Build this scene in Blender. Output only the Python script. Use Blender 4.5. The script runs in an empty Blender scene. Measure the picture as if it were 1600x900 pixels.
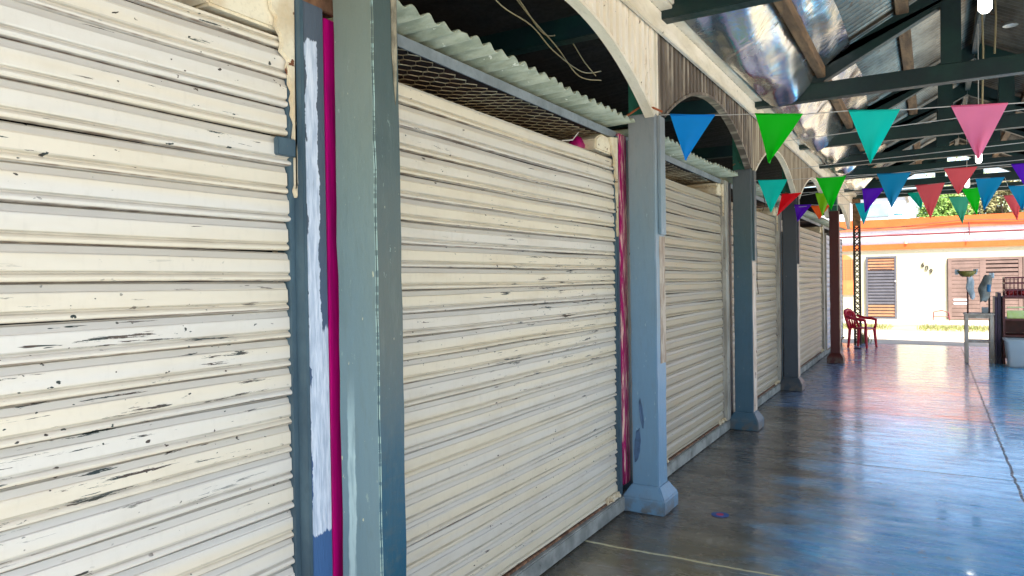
import bpy, bmesh, math, random
from mathutils import Vector, Matrix
R = math.radians
random.seed(7)
scene = bpy.context.scene
C = scene.collection

# ------------------------------------------------------------------ camera
cd = bpy.data.cameras.new('camera'); cam = bpy.data.objects.new('camera', cd); C.objects.link(cam)
cd.sensor_width = 36; cd.lens = 1100 / 1600 * 36; cd.clip_end = 2000; cd.clip_start = 0.05
yaw, pitch, roll = R(30.78), R(0.61), R(0.9)
fw = Vector((-math.sin(yaw) * math.cos(pitch), math.cos(yaw) * math.cos(pitch), -math.sin(pitch)))
rt = Vector((math.cos(yaw), math.sin(yaw), 0)); up = rt.cross(fw)
r2 = rt * math.cos(roll) - up * math.sin(roll); u2 = up * math.cos(roll) + rt * math.sin(roll)
m = Matrix((r2, u2, -fw)).transposed().to_4x4(); m.translation = Vector((0, 0, 1.5))
cam.matrix_world = m
scene.camera = cam

# ------------------------------------------------------------------ sky, sun, exposure
w = bpy.data.worlds.new('World'); scene.world = w; w.use_nodes = True
nt = w.node_tree
bg = nt.nodes['Background']; sky = nt.nodes.new('ShaderNodeTexSky'); sky.sky_type = 'NISHITA'
SUN_EL, SUN_AZ = R(64), R(135)          # azimuth clockwise from +Y
sky.sun_disc = False; sky.sun_elevation = SUN_EL; sky.sun_rotation = SUN_AZ
sky.dust_density = 2.0
nt.links.new(sky.outputs[0], bg.inputs[0]); bg.inputs[1].default_value = 0.12
sl = bpy.data.lights.new('sun', 'SUN'); so = bpy.data.objects.new('sun', sl); C.objects.link(so)
sl.energy = 5.0; sl.angle = R(0.5); sl.color = (1, 0.94, 0.85)
sd = Vector((math.sin(SUN_AZ) * math.cos(SUN_EL), math.cos(SUN_AZ) * math.cos(SUN_EL), math.sin(SUN_EL)))
so.rotation_euler = sd.to_track_quat('Z', 'Y').to_euler(); so.location = (0, 0, 30)
scene.view_settings.view_transform = 'Standard'; scene.view_settings.look = 'None'
scene.view_settings.exposure = 1.85; scene.view_settings.gamma = 1
scene.view_settings.use_curve_mapping = False
scene.cycles.max_bounces = 10; scene.cycles.diffuse_bounces = 6; scene.cycles.glossy_bounces = 4
scene.cycles.sample_clamp_indirect = 8

# ------------------------------------------------------------------ materials
def srgb(r, g, b):
    f = lambda c: (c / 255 / 12.92) if c / 255 <= 0.04045 else ((c / 255 + 0.055) / 1.055) ** 2.4
    return (f(r), f(g), f(b), 1)
class NT:
    def __init__(s, name):
        s.m = bpy.data.materials.new(name); s.m.use_nodes = True
        s.t = s.m.node_tree; s.b = s.t.nodes['Principled BSDF']; s.tc = s.t.nodes.new('ShaderNodeTexCoord')
    def n(s, typ, **kw):
        x = s.t.nodes.new('ShaderNode' + typ)
        for k, v in kw.items(): setattr(x, k, v)
        return x
    def L(s, a, b): s.t.links.new(a, b)
    def co(s, scale=(1, 1, 1), rand=False):
        mp = s.n('Mapping'); mp.inputs['Scale'].default_value = scale
        s.L(s.tc.outputs['Object'], mp.inputs['Vector'])
        if rand:
            oi = s.n('ObjectInfo'); mu = s.n('Math', operation='MULTIPLY'); mu.inputs[1].default_value = 37
            s.L(oi.outputs['Random'], mu.inputs[0]); cx = s.n('CombineXYZ')
            for i in range(3): s.L(mu.outputs[0], cx.inputs[i])
            s.L(cx.outputs[0], mp.inputs['Location'])
        return mp.outputs[0]
    def noise(s, scale=(1, 1, 1), k=5, det=4, rough=.55, rand=False, dist=0):
        x = s.n('TexNoise'); x.inputs['Scale'].default_value = k; x.inputs['Detail'].default_value = det
        x.inputs['Roughness'].default_value = rough; x.inputs['Distortion'].default_value = dist
        s.L(s.co(scale, rand), x.inputs['Vector']); return x.outputs['Fac']
    def ramp(s, v, a, b, ca=0, cb=1):
        x = s.n('MapRange'); x.interpolation_type = 'SMOOTHSTEP'
        s.L(v, x.inputs['Value'])
        for k, q in zip(('From Min', 'From Max', 'To Min', 'To Max'), (a, b, ca, cb)): x.inputs[k].default_value = q
        return x.outputs[0]
    def mix(s, f, a, b):
        x = s.n('Mix', data_type='RGBA')
        if isinstance(f, float): x.inputs[0].default_value = f
        else: s.L(f, x.inputs[0])
        for i, c in ((6, a), (7, b)):
            if isinstance(c, tuple): x.inputs[i].default_value = c
            else: s.L(c, x.inputs[i])
        return x.outputs[2]
    def math(s, op, a, b=0.0):
        x = s.n('Math', operation=op)
        for i, c in ((0, a), (1, b)):
            if isinstance(c, (int, float)): x.inputs[i].default_value = c
            else: s.L(c, x.inputs[i])
        return x.outputs[0]
    def xyz(s):
        x = s.n('SeparateXYZ'); s.L(s.tc.outputs['Object'], x.inputs[0]); return x.outputs
    def base(s, c):
        if isinstance(c, tuple): s.b.inputs['Base Color'].default_value = c
        else: s.L(c, s.b.inputs['Base Color'])
    def set(s, **kw):
        for k, v in kw.items():
            k = k.replace('_', ' ')
            if isinstance(v, (int, float, tuple)): s.b.inputs[k].default_value = v
            else: s.L(v, s.b.inputs[k])
    def bump(s, v, st=.3, d=.01):
        x = s.n('Bump'); x.inputs['Strength'].default_value = st; x.inputs['Distance'].default_value = d
        s.L(v, x.inputs['Height']); s.L(x.outputs[0], s.b.inputs['Normal'])
MAT = {}
def paint(name, c1, c2=None, sc=(1, 1, 1), k=4, rough=.5, chip=None, chipc=(.1, .09, .07, 1), chipk=30, chips=(1, 1, 1), bump=.15, metal=0, bk=40, rand=True):
    s = NT(name); c2 = c2 or tuple(x * .8 for x in c1[:3]) + (1,)
    c = s.mix(s.ramp(s.noise(sc, k, 5, .6, rand), .35, .65), c1, c2)
    fine = s.noise(sc, k * 9, 3, .6, rand)
    c = s.mix(s.ramp(fine, .5, .75, 0, .35), c, tuple(x * .6 for x in c1[:3]) + (1,))
    if chip is not None:
        c = s.mix(s.ramp(s.noise(chips, chipk, 5, .6, rand), chip, chip + .02), c, chipc)
    s.base(c); s.set(Roughness=s.ramp(fine, .2, .8, rough - .08, min(1, rough + .12)), Metallic=float(metal))
    s.bump(s.noise((1, 1, 1), bk, 4, .6), bump, .004)
    MAT[name] = s.m; return s.m

# shutter enamel: cream and pale grey slats, long scrapes and dots of bare dark undercoat, rusty seams
PITCH = .0905
def shutter_mat(name, ca, cb, chip=.70, dirt=.25, bot=.11, zone=None):
    s = NT(name); X = s.xyz()
    band = s.noise((.05, .25, 10), 1, 2, .5)
    c = s.mix(s.ramp(band, .40, .60), ca, cb)
    c = s.mix(s.ramp(s.noise((1, 1.2, 4), 3, 4, .6), .45, .75, 0, dirt), c, srgb(172, 150, 112))
    c = s.mix(s.ramp(s.noise((1, 6, 2), 6, 6, .7), .5, .8, 0, dirt), c, srgb(150, 140, 125))
    fr = s.math('FRACT', s.math('MULTIPLY', s.math('ADD', X[2], -bot + 10 * PITCH), 1 / PITCH))
    seam = s.math('MAXIMUM', s.ramp(fr, .015, .05, 1, 0), s.ramp(fr, .955, .985, 0, 1))
    # grease and rust streaking downward a little below each seam
    c = s.mix(s.math('MULTIPLY', seam, s.ramp(s.noise((1, 3, 4), 4, 4), .35, .65, .4, .85)), c, srgb(88, 62, 46))
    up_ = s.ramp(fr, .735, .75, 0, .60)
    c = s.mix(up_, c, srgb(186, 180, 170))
    gro = s.math('MULTIPLY', s.ramp(fr, .20, .22), s.ramp(fr, .29, .32, 1, 0))
    c = s.mix(s.math('MULTIPLY', gro, s.ramp(s.noise((1, 2, 3), 3, 4), .3, .7, .2, .5)), c, srgb(138, 128, 110))
    sn = s.noise((1, 2.5, 44), 1.3, 6, .72, dist=.2); zm = None
    if zone:
        y0, y1, z0, z1 = zone
        zm = s.math('MULTIPLY', s.math('MULTIPLY', s.ramp(X[1], y0 - .2, y0 + .1), s.ramp(X[1], y1 - .1, y1 + .2, 1, 0)), s.math('MULTIPLY', s.ramp(X[2], z0 - .2, z0 + .1), s.ramp(X[2], z1 - .1, z1 + .2, 1, 0)))
        sn = s.math('ADD', sn, s.math('MULTIPLY', zm, .045))
    scr = s.ramp(sn, chip - .005, chip)
    dot = s.ramp(s.noise((1, 1.0, 1.7), 34, 2, .5), chip + .055, chip + .07)
    ch = s.math('MULTIPLY', s.math('MAXIMUM', scr, dot), (s.math('MAXIMUM', s.ramp(s.noise((1, .7, 1.3), 2.2, 2, .5), .47, .53), zm) if zone else s.ramp(s.noise((1, .7, 1.3), 2.2, 2, .5), .47, .53)))
    ch = s.math('MAXIMUM', ch, s.ramp(s.noise((1, 2.2, 26), 1.6, 4, .62, dist=.5), chip + .055, chip + .065))
    cc = s.mix(s.ramp(s.noise((1, 1, 1), 5, 2), .45, .55), srgb(34, 46, 42), srgb(66, 52, 42))
    c = s.mix(ch, c, cc)
    s.base(c); s.set(Roughness=.42)
    b = s.math('SUBTRACT', s.noise((1, 1, 3), 14, 4), s.math('MULTIPLY', ch, .8))
    s.bump(b, .22, .004)
    MAT[name] = s.m; return s.m
S_A = shutter_mat('shutter_enamel_near', srgb(219, 207, 184), srgb(214, 207, 194), .655, .14, .154, (1.55, 2.45, .95, 1.45))
S_B = shutter_mat('shutter_enamel_cream', srgb(216, 203, 176), srgb(208, 200, 184), .655, .22, .11, (1.0, 2.3, 1.05, 1.65))
S_C = shutter_mat('shutter_enamel_grimy', srgb(168, 156, 132), srgb(158, 149, 132), .68, .40)
S_D = shutter_mat('shutter_enamel_blue_lit', srgb(190, 194, 204), srgb(176, 186, 206), .75, .15)  # blue tint of the daylight mixed into the white enamel

# column paint: weathered grey blue with a lower coat, scratches, a pale brushed drip
def col_mat(name, top, mid, low, side_dark, drip=False, chips=.74):
    s = NT(name); X = s.xyz(); n = s.noise((3, 3, .6), 3, 5, .6)
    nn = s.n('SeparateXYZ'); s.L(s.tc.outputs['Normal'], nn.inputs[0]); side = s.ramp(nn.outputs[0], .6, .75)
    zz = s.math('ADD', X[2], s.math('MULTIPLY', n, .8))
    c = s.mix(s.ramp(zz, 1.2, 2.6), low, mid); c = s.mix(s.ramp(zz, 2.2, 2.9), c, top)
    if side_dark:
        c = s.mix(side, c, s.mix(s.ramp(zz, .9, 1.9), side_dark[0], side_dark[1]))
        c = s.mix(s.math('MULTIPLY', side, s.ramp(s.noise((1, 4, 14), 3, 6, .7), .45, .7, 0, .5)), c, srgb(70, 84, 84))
    c = s.mix(s.ramp(s.noise((8, 8, 1.5), 4, 6, .7), .5, .72, 0, .35), c, tuple(x * .7 for x in mid[:3]) + (1,))
    c = s.mix(s.ramp(s.noise((3, 3, 1), 14, 5, .7), .655, .69, 0, .6), c, tuple(min(1, x * 1.7) for x in mid[:3]) + (1,))
    c = s.mix(s.ramp(s.noise((1, 1, .35), 55, 3, .5), chips, chips + .01), c, srgb(190, 190, 160))
    c = s.mix(s.math('MULTIPLY', s.ramp(X[2], .0, .16, .8, 0), s.ramp(s.noise((1, 1, 1), 12, 5), .4, .6)), c, srgb(104, 96, 84))
    if drip:
        wob = s.math('ADD', X[0], s.math('MULTIPLY', s.noise((1, 1, 1.5), 6, 3), .03))
        d = s.math('MULTIPLY', s.ramp(wob, -.040, -.034), s.ramp(wob, -.008, -.002, 1, 0))
        d = s.math('MULTIPLY', d, s.ramp(X[2], .9, 1.25, .85, 0))
        d = s.math('MULTIPLY', d, s.ramp(s.noise((6, 6, .8), 9, 3), .3, .6, .4, 1))
        c = s.mix(d, c, srgb(176, 200, 200))
        edge = s.math('MULTIPLY', s.ramp(side, .3, .7, 1, 0), s.math('MULTIPLY', s.ramp(s.math('ABSOLUTE', s.math('SUBTRACT', X[0], .083)), .002, .005, 1, 0), s.ramp(s.noise((1, 1, 6), 9, 4), .45, .55)))
        c = s.mix(edge, c, srgb(170, 195, 185))
    s.base(c); s.set(Roughness=.38)
    s.bump(s.noise((1, 1, .22), 38, 6, .65), .55, .005)
    MAT[name] = s.m; return s.m
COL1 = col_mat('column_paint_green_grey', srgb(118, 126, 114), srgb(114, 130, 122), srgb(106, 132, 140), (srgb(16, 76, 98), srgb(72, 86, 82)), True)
COL2 = col_mat('column_paint_light_blue', srgb(138, 142, 142), srgb(122, 142, 150), srgb(106, 142, 168), None)
COL3 = col_mat('column_paint_slate_teal', srgb(88, 94, 96), srgb(68, 90, 92), srgb(60, 92, 110), None)
COL4 = col_mat('column_paint_dark_slate', srgb(64, 68, 72), srgb(60, 66, 72), srgb(56, 66, 76), None)
COL5 = col_mat('column_paint_dark_red', srgb(62, 8, 8), srgb(68, 4, 6), srgb(74, 14, 14), None, chips=.8)

STRIP = paint('bare_plaster_strip', srgb(190, 176, 158), srgb(150, 130, 112), (1, 1, .3), 20, .85, bump=.8, bk=60)
EDGEW = paint('painted_sunlit_edge', srgb(214, 200, 184), srgb(184, 160, 140), (1, 1, .3), 14, .8, .64, srgb(120, 96, 84), 12, bump=.6)  # strong daylight on the aisle-side column faces, painted as a pale colour
PEEL = paint('peeled_stone_edge', srgb(160, 150, 125), srgb(100, 92, 75), (1, 1, .4), 30, .9, bump=1, bk=90)
CREAM = paint('cream_board_paint', srgb(236, 226, 206), srgb(214, 202, 176), (2, .5, 2), 3, .55, .70, srgb(110, 95, 75), 12, bump=.25)
def valance_mat(name, c1, c2, grime, amt):
    s = NT(name); X = s.xyz()
    c = s.mix(s.ramp(s.noise((1, 3, .6), 3, 5), .35, .65), c1, c2)
    g = s.math('MULTIPLY', s.ramp(s.noise((1, 5, .5), 2.6, 5, .6), .62 - amt * .5, .72 - amt * .4), .85)
    c = s.mix(g, c, grime)
    c = s.mix(s.ramp(s.noise((1, 1, 1), 40, 3), .70, .72), c, srgb(80, 65, 50))
    s.base(c); s.set(Roughness=.5); s.bump(s.noise((1, 1, .4), 30, 4), .15, .004); MAT[name] = s.m; return s.m
VAL = [valance_mat('valance_clean_cream', srgb(240, 230, 212), srgb(226, 214, 192), srgb(170, 150, 124), .08),
       valance_mat('valance_smoked_grey', srgb(172, 160, 142), srgb(146, 134, 118), srgb(72, 60, 52), .5),
       valance_mat('valance_dull_cream', srgb(180, 168, 144), srgb(160, 146, 124), srgb(120, 102, 84), .3)]
PLASTER = paint('chipped_cream_plaster', srgb(226, 214, 186), srgb(204, 184, 150), (1, 1, 1), 7, .85, .635, srgb(110, 66, 40), 17, bump=.7, bk=25)
STEELB = paint('grey_blue_steel_paint', srgb(76, 98, 108), srgb(58, 78, 90), (1, 1, .5), 5, .45, .70, srgb(150, 110, 80), 20)
ANGLE = paint('grey_angle_paint', srgb(128, 136, 140), srgb(104, 112, 116), (1, 1, 1), 5, .5, .72, srgb(90, 66, 50), 15)
POSTW = paint('dirty_white_post_paint', srgb(176, 172, 160), srgb(140, 134, 122), (1, 1, .5), 5, .6, .66, srgb(90, 60, 45), 12)
def magenta_mat(name, flake):
    s = NT(name)
    c = s.mix(s.ramp(s.noise((1, 2, .12), 26, 5, .65), .35, .7), srgb(182, 0, 106), srgb(136, 8, 84))
    if flake:
        c = s.mix(s.ramp(s.noise((2.5, 3, .25), 22, 5, .65), .50, .60), c, srgb(226, 190, 176))
        c = s.mix(s.ramp(s.noise((1, 1, .2), 16, 4), .56, .66), c, srgb(96, 24, 44))
    s.base(c); s.set(Roughness=.35); s.bump(s.noise((1, 1, .3), 60, 3), .3, .003); MAT[name] = s.m; return s.m
MAG = magenta_mat('magenta_paint', False); MAGF = magenta_mat('flaking_magenta_paint', True)
def smear_mat():
    s = NT('navy_paint_with_white_primer_smear'); X = s.xyz()
    navy = s.mix(s.ramp(X[2], .3, 1.9), srgb(58, 100, 150), srgb(82, 92, 104))
    n = s.math('MULTIPLY', s.math('SUBTRACT', s.noise((3, 10, .9), 3.5, 5, .65), .5), .9)
    v = s.math('ADD', s.math('ADD', n, s.math('MULTIPLY', s.math('SUBTRACT', s.noise((3, 60, 1.6), 3, 4, .6), .5), .35)), s.ramp(X[2], .62, .72, -.9, .36))
    v = s.math('ADD', v, s.ramp(X[2], 2.26, 2.34, 0, -1.2))
    yw = s.math('ADD', X[1], s.math('MULTIPLY', s.math('SUBTRACT', s.noise((1, 1, 2.2), 3, 5, .65), .5), .06))
    v = s.math('ADD', v, s.math('MULTIPLY', s.ramp(yw, .068, .078, 0, -.9), s.ramp(X[2], 1.25, 1.5)))
    v = s.math('ADD', v, s.math('MULTIPLY', s.ramp(yw, .018, .026, -.5, 0), s.ramp(s.noise((.01, .01, 2), 2, 2), .4, .6)))
    gap = s.ramp(s.math('ABSOLUTE', s.math('SUBTRACT', X[2], 1.83)), .0, .10, -.16, 0)
    v = s.math('ADD', v, gap)
    c = s.mix(s.ramp(v, .04, .12), navy, s.mix(s.ramp(s.noise((1, 8, 1), 12, 4), .3, .7), srgb(222, 228, 238), srgb(178, 190, 206)))
    s.base(c); s.set(Roughness=.6); s.bump(s.noise((1, 8, 1), 25, 5), .7, .004); MAT['smear'] = s.m; return s.m
SMEAR = smear_mat()
KERB = paint('kerb_concrete', srgb(158, 158, 150), srgb(112, 114, 108), (1, 1, 1), 5, .75, .68, srgb(80, 76, 68), 10, bump=.5)
RUSTY = paint('rusty_bar', srgb(150, 110, 80), srgb(90, 60, 42), (1, 3, 1), 8, .8, bump=.5)
GALV = paint('galvanised_roofing', srgb(130, 120, 104), srgb(88, 80, 68), (1, .6, 1), 3, .34, .66, srgb(90, 64, 44), 5, metal=.6, bump=.1)
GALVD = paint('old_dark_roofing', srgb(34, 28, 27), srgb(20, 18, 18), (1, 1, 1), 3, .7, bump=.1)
RUSTDK = paint('sooty_rust_board', srgb(70, 46, 36), srgb(40, 30, 26), (1, 1, 1), 5, .9)
FIBRE = paint('fibre_cement_sheet', srgb(176, 182, 160), srgb(140, 148, 126), (.6, 2, 1), 9, .5, .66, srgb(216, 218, 200), 26, bump=.6, bk=70)
GREENW = paint('dark_green_truss_paint', srgb(4, 46, 42), srgb(3, 32, 36), (1, 1, 1), 3, .45, .76, srgb(60, 70, 60), 20)
GREENB = paint('bright_green_post_paint', srgb(20, 104, 84), srgb(14, 80, 66), (1, 1, .5), 5, .5, .66, srgb(170, 84, 40), 12)
WOOD = paint('old_brown_timber', srgb(134, 104, 72), srgb(92, 70, 48), (1, .15, 1), 16, .8, .66, srgb(60, 44, 32), 10, bump=.5)
DARK = paint('plain_black', srgb(24, 22, 22), srgb(16, 15, 16), k=3, rough=.9)  # even near-black colour for walls, backing panels and small parts
DKRED = paint('dark_red_panel_paint', srgb(80, 16, 20), srgb(60, 12, 16), k=4, rough=.5)
def foil_mat():
    s = NT('crumpled_silver_foil')
    c = s.mix(s.ramp(s.noise((1, 1, 1), 3, 3), .4, .7), srgb(222, 220, 212), srgb(176, 182, 196))
    s.base(c); s.set(Metallic=1.0, Roughness=s.ramp(s.noise((1, 1, 1), 4, 4), .3, .7, .20, .28))
    s.bump(s.noise((1.6, 1, 1), 1.6, 4, .55, dist=.8), .5, .04); return s.m
FOIL = foil_mat()
WIRE = paint('chicken_wire_metal', srgb(226, 212, 176), srgb(170, 146, 110), k=10, rough=.5)
CABLE = paint('beige_cable', srgb(176, 160, 120), k=5, rough=.6)
BLACKW = paint('black_wire', srgb(22, 22, 22), k=5, rough=.6)
TWINE = paint('pale_twine', srgb(200, 196, 190), k=5, rough=.8)
def floor_mat():
    s = NT('polished_hall_concrete'); X = s.xyz()
    c = s.mix(s.ramp(s.noise((.6, 1.6, 1), 2, 6, .65), .3, .7), srgb(126, 120, 112), srgb(84, 80, 76))
    c = s.mix(s.ramp(s.noise((1, 2, 1), 7, 6, .7), .5, .72, 0, .55), c, srgb(52, 50, 48))
    near = s.ramp(s.math('ADD', X[1], s.math('MULTIPLY', s.noise((1, 1, 1), 3, 3), .6)), 3.6, 4.9, .7, 0)
    c = s.mix(near, c, srgb(112, 102, 66))
    c = s.mix(s.ramp(s.noise((1, 1, 1), 1.1, 7, .75), .55, .62, 0, .45), c, srgb(150, 146, 138))
    # painted reflections: blue sky near and right, salmon glare beyond the fourth joint
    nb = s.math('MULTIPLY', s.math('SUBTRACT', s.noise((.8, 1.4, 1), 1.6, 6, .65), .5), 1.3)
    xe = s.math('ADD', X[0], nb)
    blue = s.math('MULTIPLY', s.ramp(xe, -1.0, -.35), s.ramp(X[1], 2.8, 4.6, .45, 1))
    sheen_var = s.ramp(s.noise((1, 5, 1), 4, 6, .7), .25, .6, .72, 1)
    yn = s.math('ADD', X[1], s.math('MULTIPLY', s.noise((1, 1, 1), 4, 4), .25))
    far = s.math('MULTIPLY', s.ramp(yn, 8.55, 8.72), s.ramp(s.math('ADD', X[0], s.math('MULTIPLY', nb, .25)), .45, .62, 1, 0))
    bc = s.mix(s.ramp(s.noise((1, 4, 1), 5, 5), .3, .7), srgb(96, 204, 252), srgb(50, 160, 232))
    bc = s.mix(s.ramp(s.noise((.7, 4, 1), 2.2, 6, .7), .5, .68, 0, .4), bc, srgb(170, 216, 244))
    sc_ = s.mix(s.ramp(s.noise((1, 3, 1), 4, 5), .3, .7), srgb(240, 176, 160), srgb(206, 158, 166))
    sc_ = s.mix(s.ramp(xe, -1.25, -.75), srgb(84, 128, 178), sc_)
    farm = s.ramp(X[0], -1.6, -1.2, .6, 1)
    c = s.mix(s.math('MULTIPLY', blue, sheen_var), c, bc)
    c = s.mix(s.math('MULTIPLY', s.math('MULTIPLY', far, farm), s.math('MULTIPLY', sheen_var, .8)), c, sc_)
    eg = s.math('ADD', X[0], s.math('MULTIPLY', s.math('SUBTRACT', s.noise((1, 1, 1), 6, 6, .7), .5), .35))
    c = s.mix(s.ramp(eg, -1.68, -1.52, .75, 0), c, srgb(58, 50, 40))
    # joints: dark saw cuts, one old pale one
    cut = None
    for y in (6.18, 8.5, 10.83, 13.1, 15.3):
        d = s.ramp(s.math('ABSOLUTE', s.math('SUBTRACT', s.math('ADD', X[1], s.math('MULTIPLY', s.noise((1, 1, 1), 3, 4), .05)), y + .025)), .004, .012, .8, 0)
        cut = d if cut is None else s.math('MAXIMUM', cut, d)
    lx = s.ramp(s.math('ABSOLUTE', s.math('SUBTRACT', s.math('ADD', X[0], s.math('MULTIPLY', s.noise((1, 1, 1), 5, 4), .04)), .53)), .005, .014, .95, 0)
    cut = s.math('MAXIMUM', cut, lx)
    c = s.mix(cut, c, srgb(20, 22, 26))
    pl = s.ramp(s.math('ABSOLUTE', s.math('SUBTRACT', s.math('ADD', X[1], s.math('MULTIPLY', s.noise((1, 1, 1), 2, 4), .10)), 3.72)), .007, .013, .9, 0)
    c = s.mix(s.math('MULTIPLY', pl, s.ramp(s.noise((1, 1, 1), 9, 3), .25, .4)), c, srgb(226, 216, 170))
    c = s.mix(s.ramp(s.noise((1, .6, 1), 6, 8, .75), .60, .64, 0, .4), c, srgb(170, 164, 150))
    c = s.mix(s.ramp(s.noise((1, 1, 1), 26, 3, .5), .70, .72), c, srgb(150, 146, 136))
    c = s.mix(s.ramp(s.noise((.6, 1.8, 1), 11, 4, .6), .70, .72), c, srgb(20, 20, 20))
    s.base(c)
    s.set(Roughness=s.ramp(s.noise((1, 3, 1), 3, 6, .65), .3, .7, .16, .36), Coat_Weight=s.math('SUBTRACT', s.math('ADD', s.ramp(xe, -1.1, -.3, .3, 1), 0), cut), Coat_Roughness=s.ramp(s.noise((1, 4, 1), 2.5, 6, .7), .35, .65, .05, .24), Coat_IOR=1.85)
    h = s.math('ADD', s.noise((1.1, 4.5, 1), 3.2, 6, .62), s.math('MULTIPLY', cut, -.5))
    s.bump(h, .30, .016); return s.m
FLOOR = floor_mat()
PAVE = paint('sunlit_pavement', srgb(184, 174, 156), srgb(164, 154, 136), k=.7, rough=.9, chip=.68, chipc=srgb(110, 105, 98), chipk=2, rand=False)
SOIL = paint('dry_ground', srgb(160, 142, 108), srgb(112, 104, 84), k=.5, rough=.95, rand=False)
HOUSE = paint('pale_cream_render', srgb(190, 186, 160), srgb(182, 178, 150), k=1.2, rough=.85, chip=.70, chipc=srgb(170, 186, 176), chipk=1.6, bump=.2)
WHITE = paint('white_render', srgb(214, 214, 218), srgb(204, 204, 210), k=1.5, rough=.85)
ORANGE = paint('orange_band_paint', srgb(212, 98, 38), srgb(202, 90, 32), k=2, rough=.7)
SALMON = paint('salmon_band_paint', srgb(214, 112, 74), k=2, rough=.7)
PIPE = paint('dusty_red_pipe_paint', srgb(118, 40, 50), k=3, rough=.6)
DOORG = paint('grey_metal_door_paint', srgb(94, 94, 102), srgb(84, 84, 92), k=4, rough=.5)
DOORT = paint('tan_slat_paint', srgb(170, 124, 90), srgb(156, 112, 82), k=4, rough=.5)
GATE = paint('mauve_brown_gate_paint', srgb(128, 106, 98), srgb(114, 94, 86), k=3, rough=.55)
GAPC = paint('dark_gap', srgb(60, 44, 44), k=3, rough=.9)
NUM = paint('brown_number_metal', srgb(50, 42, 30), k=8, rough=.5)
CHAIR = paint('red_chair_plastic', srgb(196, 12, 44), srgb(176, 8, 38), k=3, rough=.35)
STAND = paint('grimy_stand_paint', srgb(186, 178, 164), srgb(150, 138, 124), (1, 1, .5), 9, .6, .62, srgb(200, 196, 186), 14)
BOWL = paint('olive_bowl', srgb(128, 120, 44), srgb(96, 90, 36), k=6, rough=.5)
CLOTH = paint('pale_cloth', srgb(196, 204, 210), srgb(150, 168, 176), k=9, rough=.9)
BAG = paint('grey_plastic_bag', srgb(120, 124, 120), srgb(86, 92, 88), k=9, rough=.4)
BAGB = paint('blue_bag_print', srgb(20, 110, 160), k=6, rough=.4)
PURP = paint('dark_purple_board', srgb(54, 28, 58), srgb(40, 22, 40), k=4, rough=.5)
MAROON = paint('maroon_cabinet_paint', srgb(92, 32, 24), srgb(66, 22, 18), k=4, rough=.5)
CRATE = paint('dark_red_crate_plastic', srgb(96, 18, 34), srgb(76, 14, 28), k=4, rough=.45)
REDS = paint('red_goods', srgb(170, 20, 30), srgb(120, 16, 22), k=9, rough=.5)
LIME = paint('lime_green_card', srgb(170, 200, 60), srgb(190, 205, 150), (1, 1, 1), 2.2, .6)
def bin_mat():
    s = NT('frosted_clear_plastic'); s.base(srgb(196, 206, 210)); s.set(Roughness=.35, Transmission_Weight=.55, IOR=1.15, Alpha=.8); return s.m
BIN = bin_mat()
def emis(name, c, st):
    s = NT(name); s.base(c); s.set(Emission_Color=c, Emission_Strength=st); return s.m
GLOW = emis('lit_lamp_tube', (1, .97, .9, 1), 2.5)
SOCK = paint('white_lamp_socket', srgb(210, 206, 196), k=5, rough=.5)
GRASS = paint('grass_blades', srgb(112, 126, 62), srgb(150, 148, 96), k=4, rough=.8)
LEAF = paint('tree_leaves_green', srgb(86, 122, 44), srgb(122, 150, 66), k=1.2, rough=.6)
LEAFF = paint('distant_leaves_hazed', srgb(150, 170, 112), srgb(170, 180, 130), k=1.2, rough=.7)  # distance haze mixed into the leaf green
LEAFB = paint('tree_leaves_dry', srgb(138, 128, 84), srgb(104, 104, 62), k=1.2, rough=.7)
BARK = paint('tree_bark', srgb(104, 84, 62), k=5, rough=.9)
TANK = paint('pale_blue_tank_plastic', srgb(150, 200, 206), k=2, rough=.4)
STICK = paint('blue_sticker', srgb(40, 84, 160), srgb(60, 90, 130), k=4, rough=.5); STICKR = paint('sticker_red_print', srgb(190, 60, 100), k=4)
LATT = paint('rusty_lattice_paint', srgb(70, 60, 50), srgb(48, 38, 32), k=6, rough=.6)
GRILLE = paint('orange_grille_paint', srgb(226, 130, 74), k=4, rough=.6)
PCOL = {}
def flagmat(n, c):
    s = NT('cloth_' + n)
    cc = s.mix(s.ramp(s.noise((1, 1, 1), 5, 4), .4, .7, 0, .3), c, tuple(x * .8 for x in c[:3]) + (1,))
    s.base(cc); s.set(Roughness=.75)
    tr = s.n('BsdfTranslucent'); mx = s.n('MixShader'); mx.inputs[0].default_value = .5
    s.L(cc, tr.inputs[0]); out = s.t.nodes['Material Output']
    s.L(s.b.outputs[0], mx.inputs[1]); s.L(tr.outputs[0], mx.inputs[2]); s.L(mx.outputs[0], out.inputs[0])
    s.bump(s.noise((1, 1, 1), 6, 3), .2, .01)
    PCOL[n] = s.m
for n, c in dict(blue=(0, 150, 240), green=(0, 200, 20), turquoise=(0, 214, 196), pink=(244, 130, 170), azure=(6, 140, 190), coral=(232, 92, 98),
                 purple=(92, 12, 190), red=(238, 0, 24), orange=(246, 96, 30), lime=(130, 200, 20), cyan=(0, 186, 204), teal=(0, 170, 140), seagreen=(70, 176, 140)).items():
    flagmat(n, srgb(*c))

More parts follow.
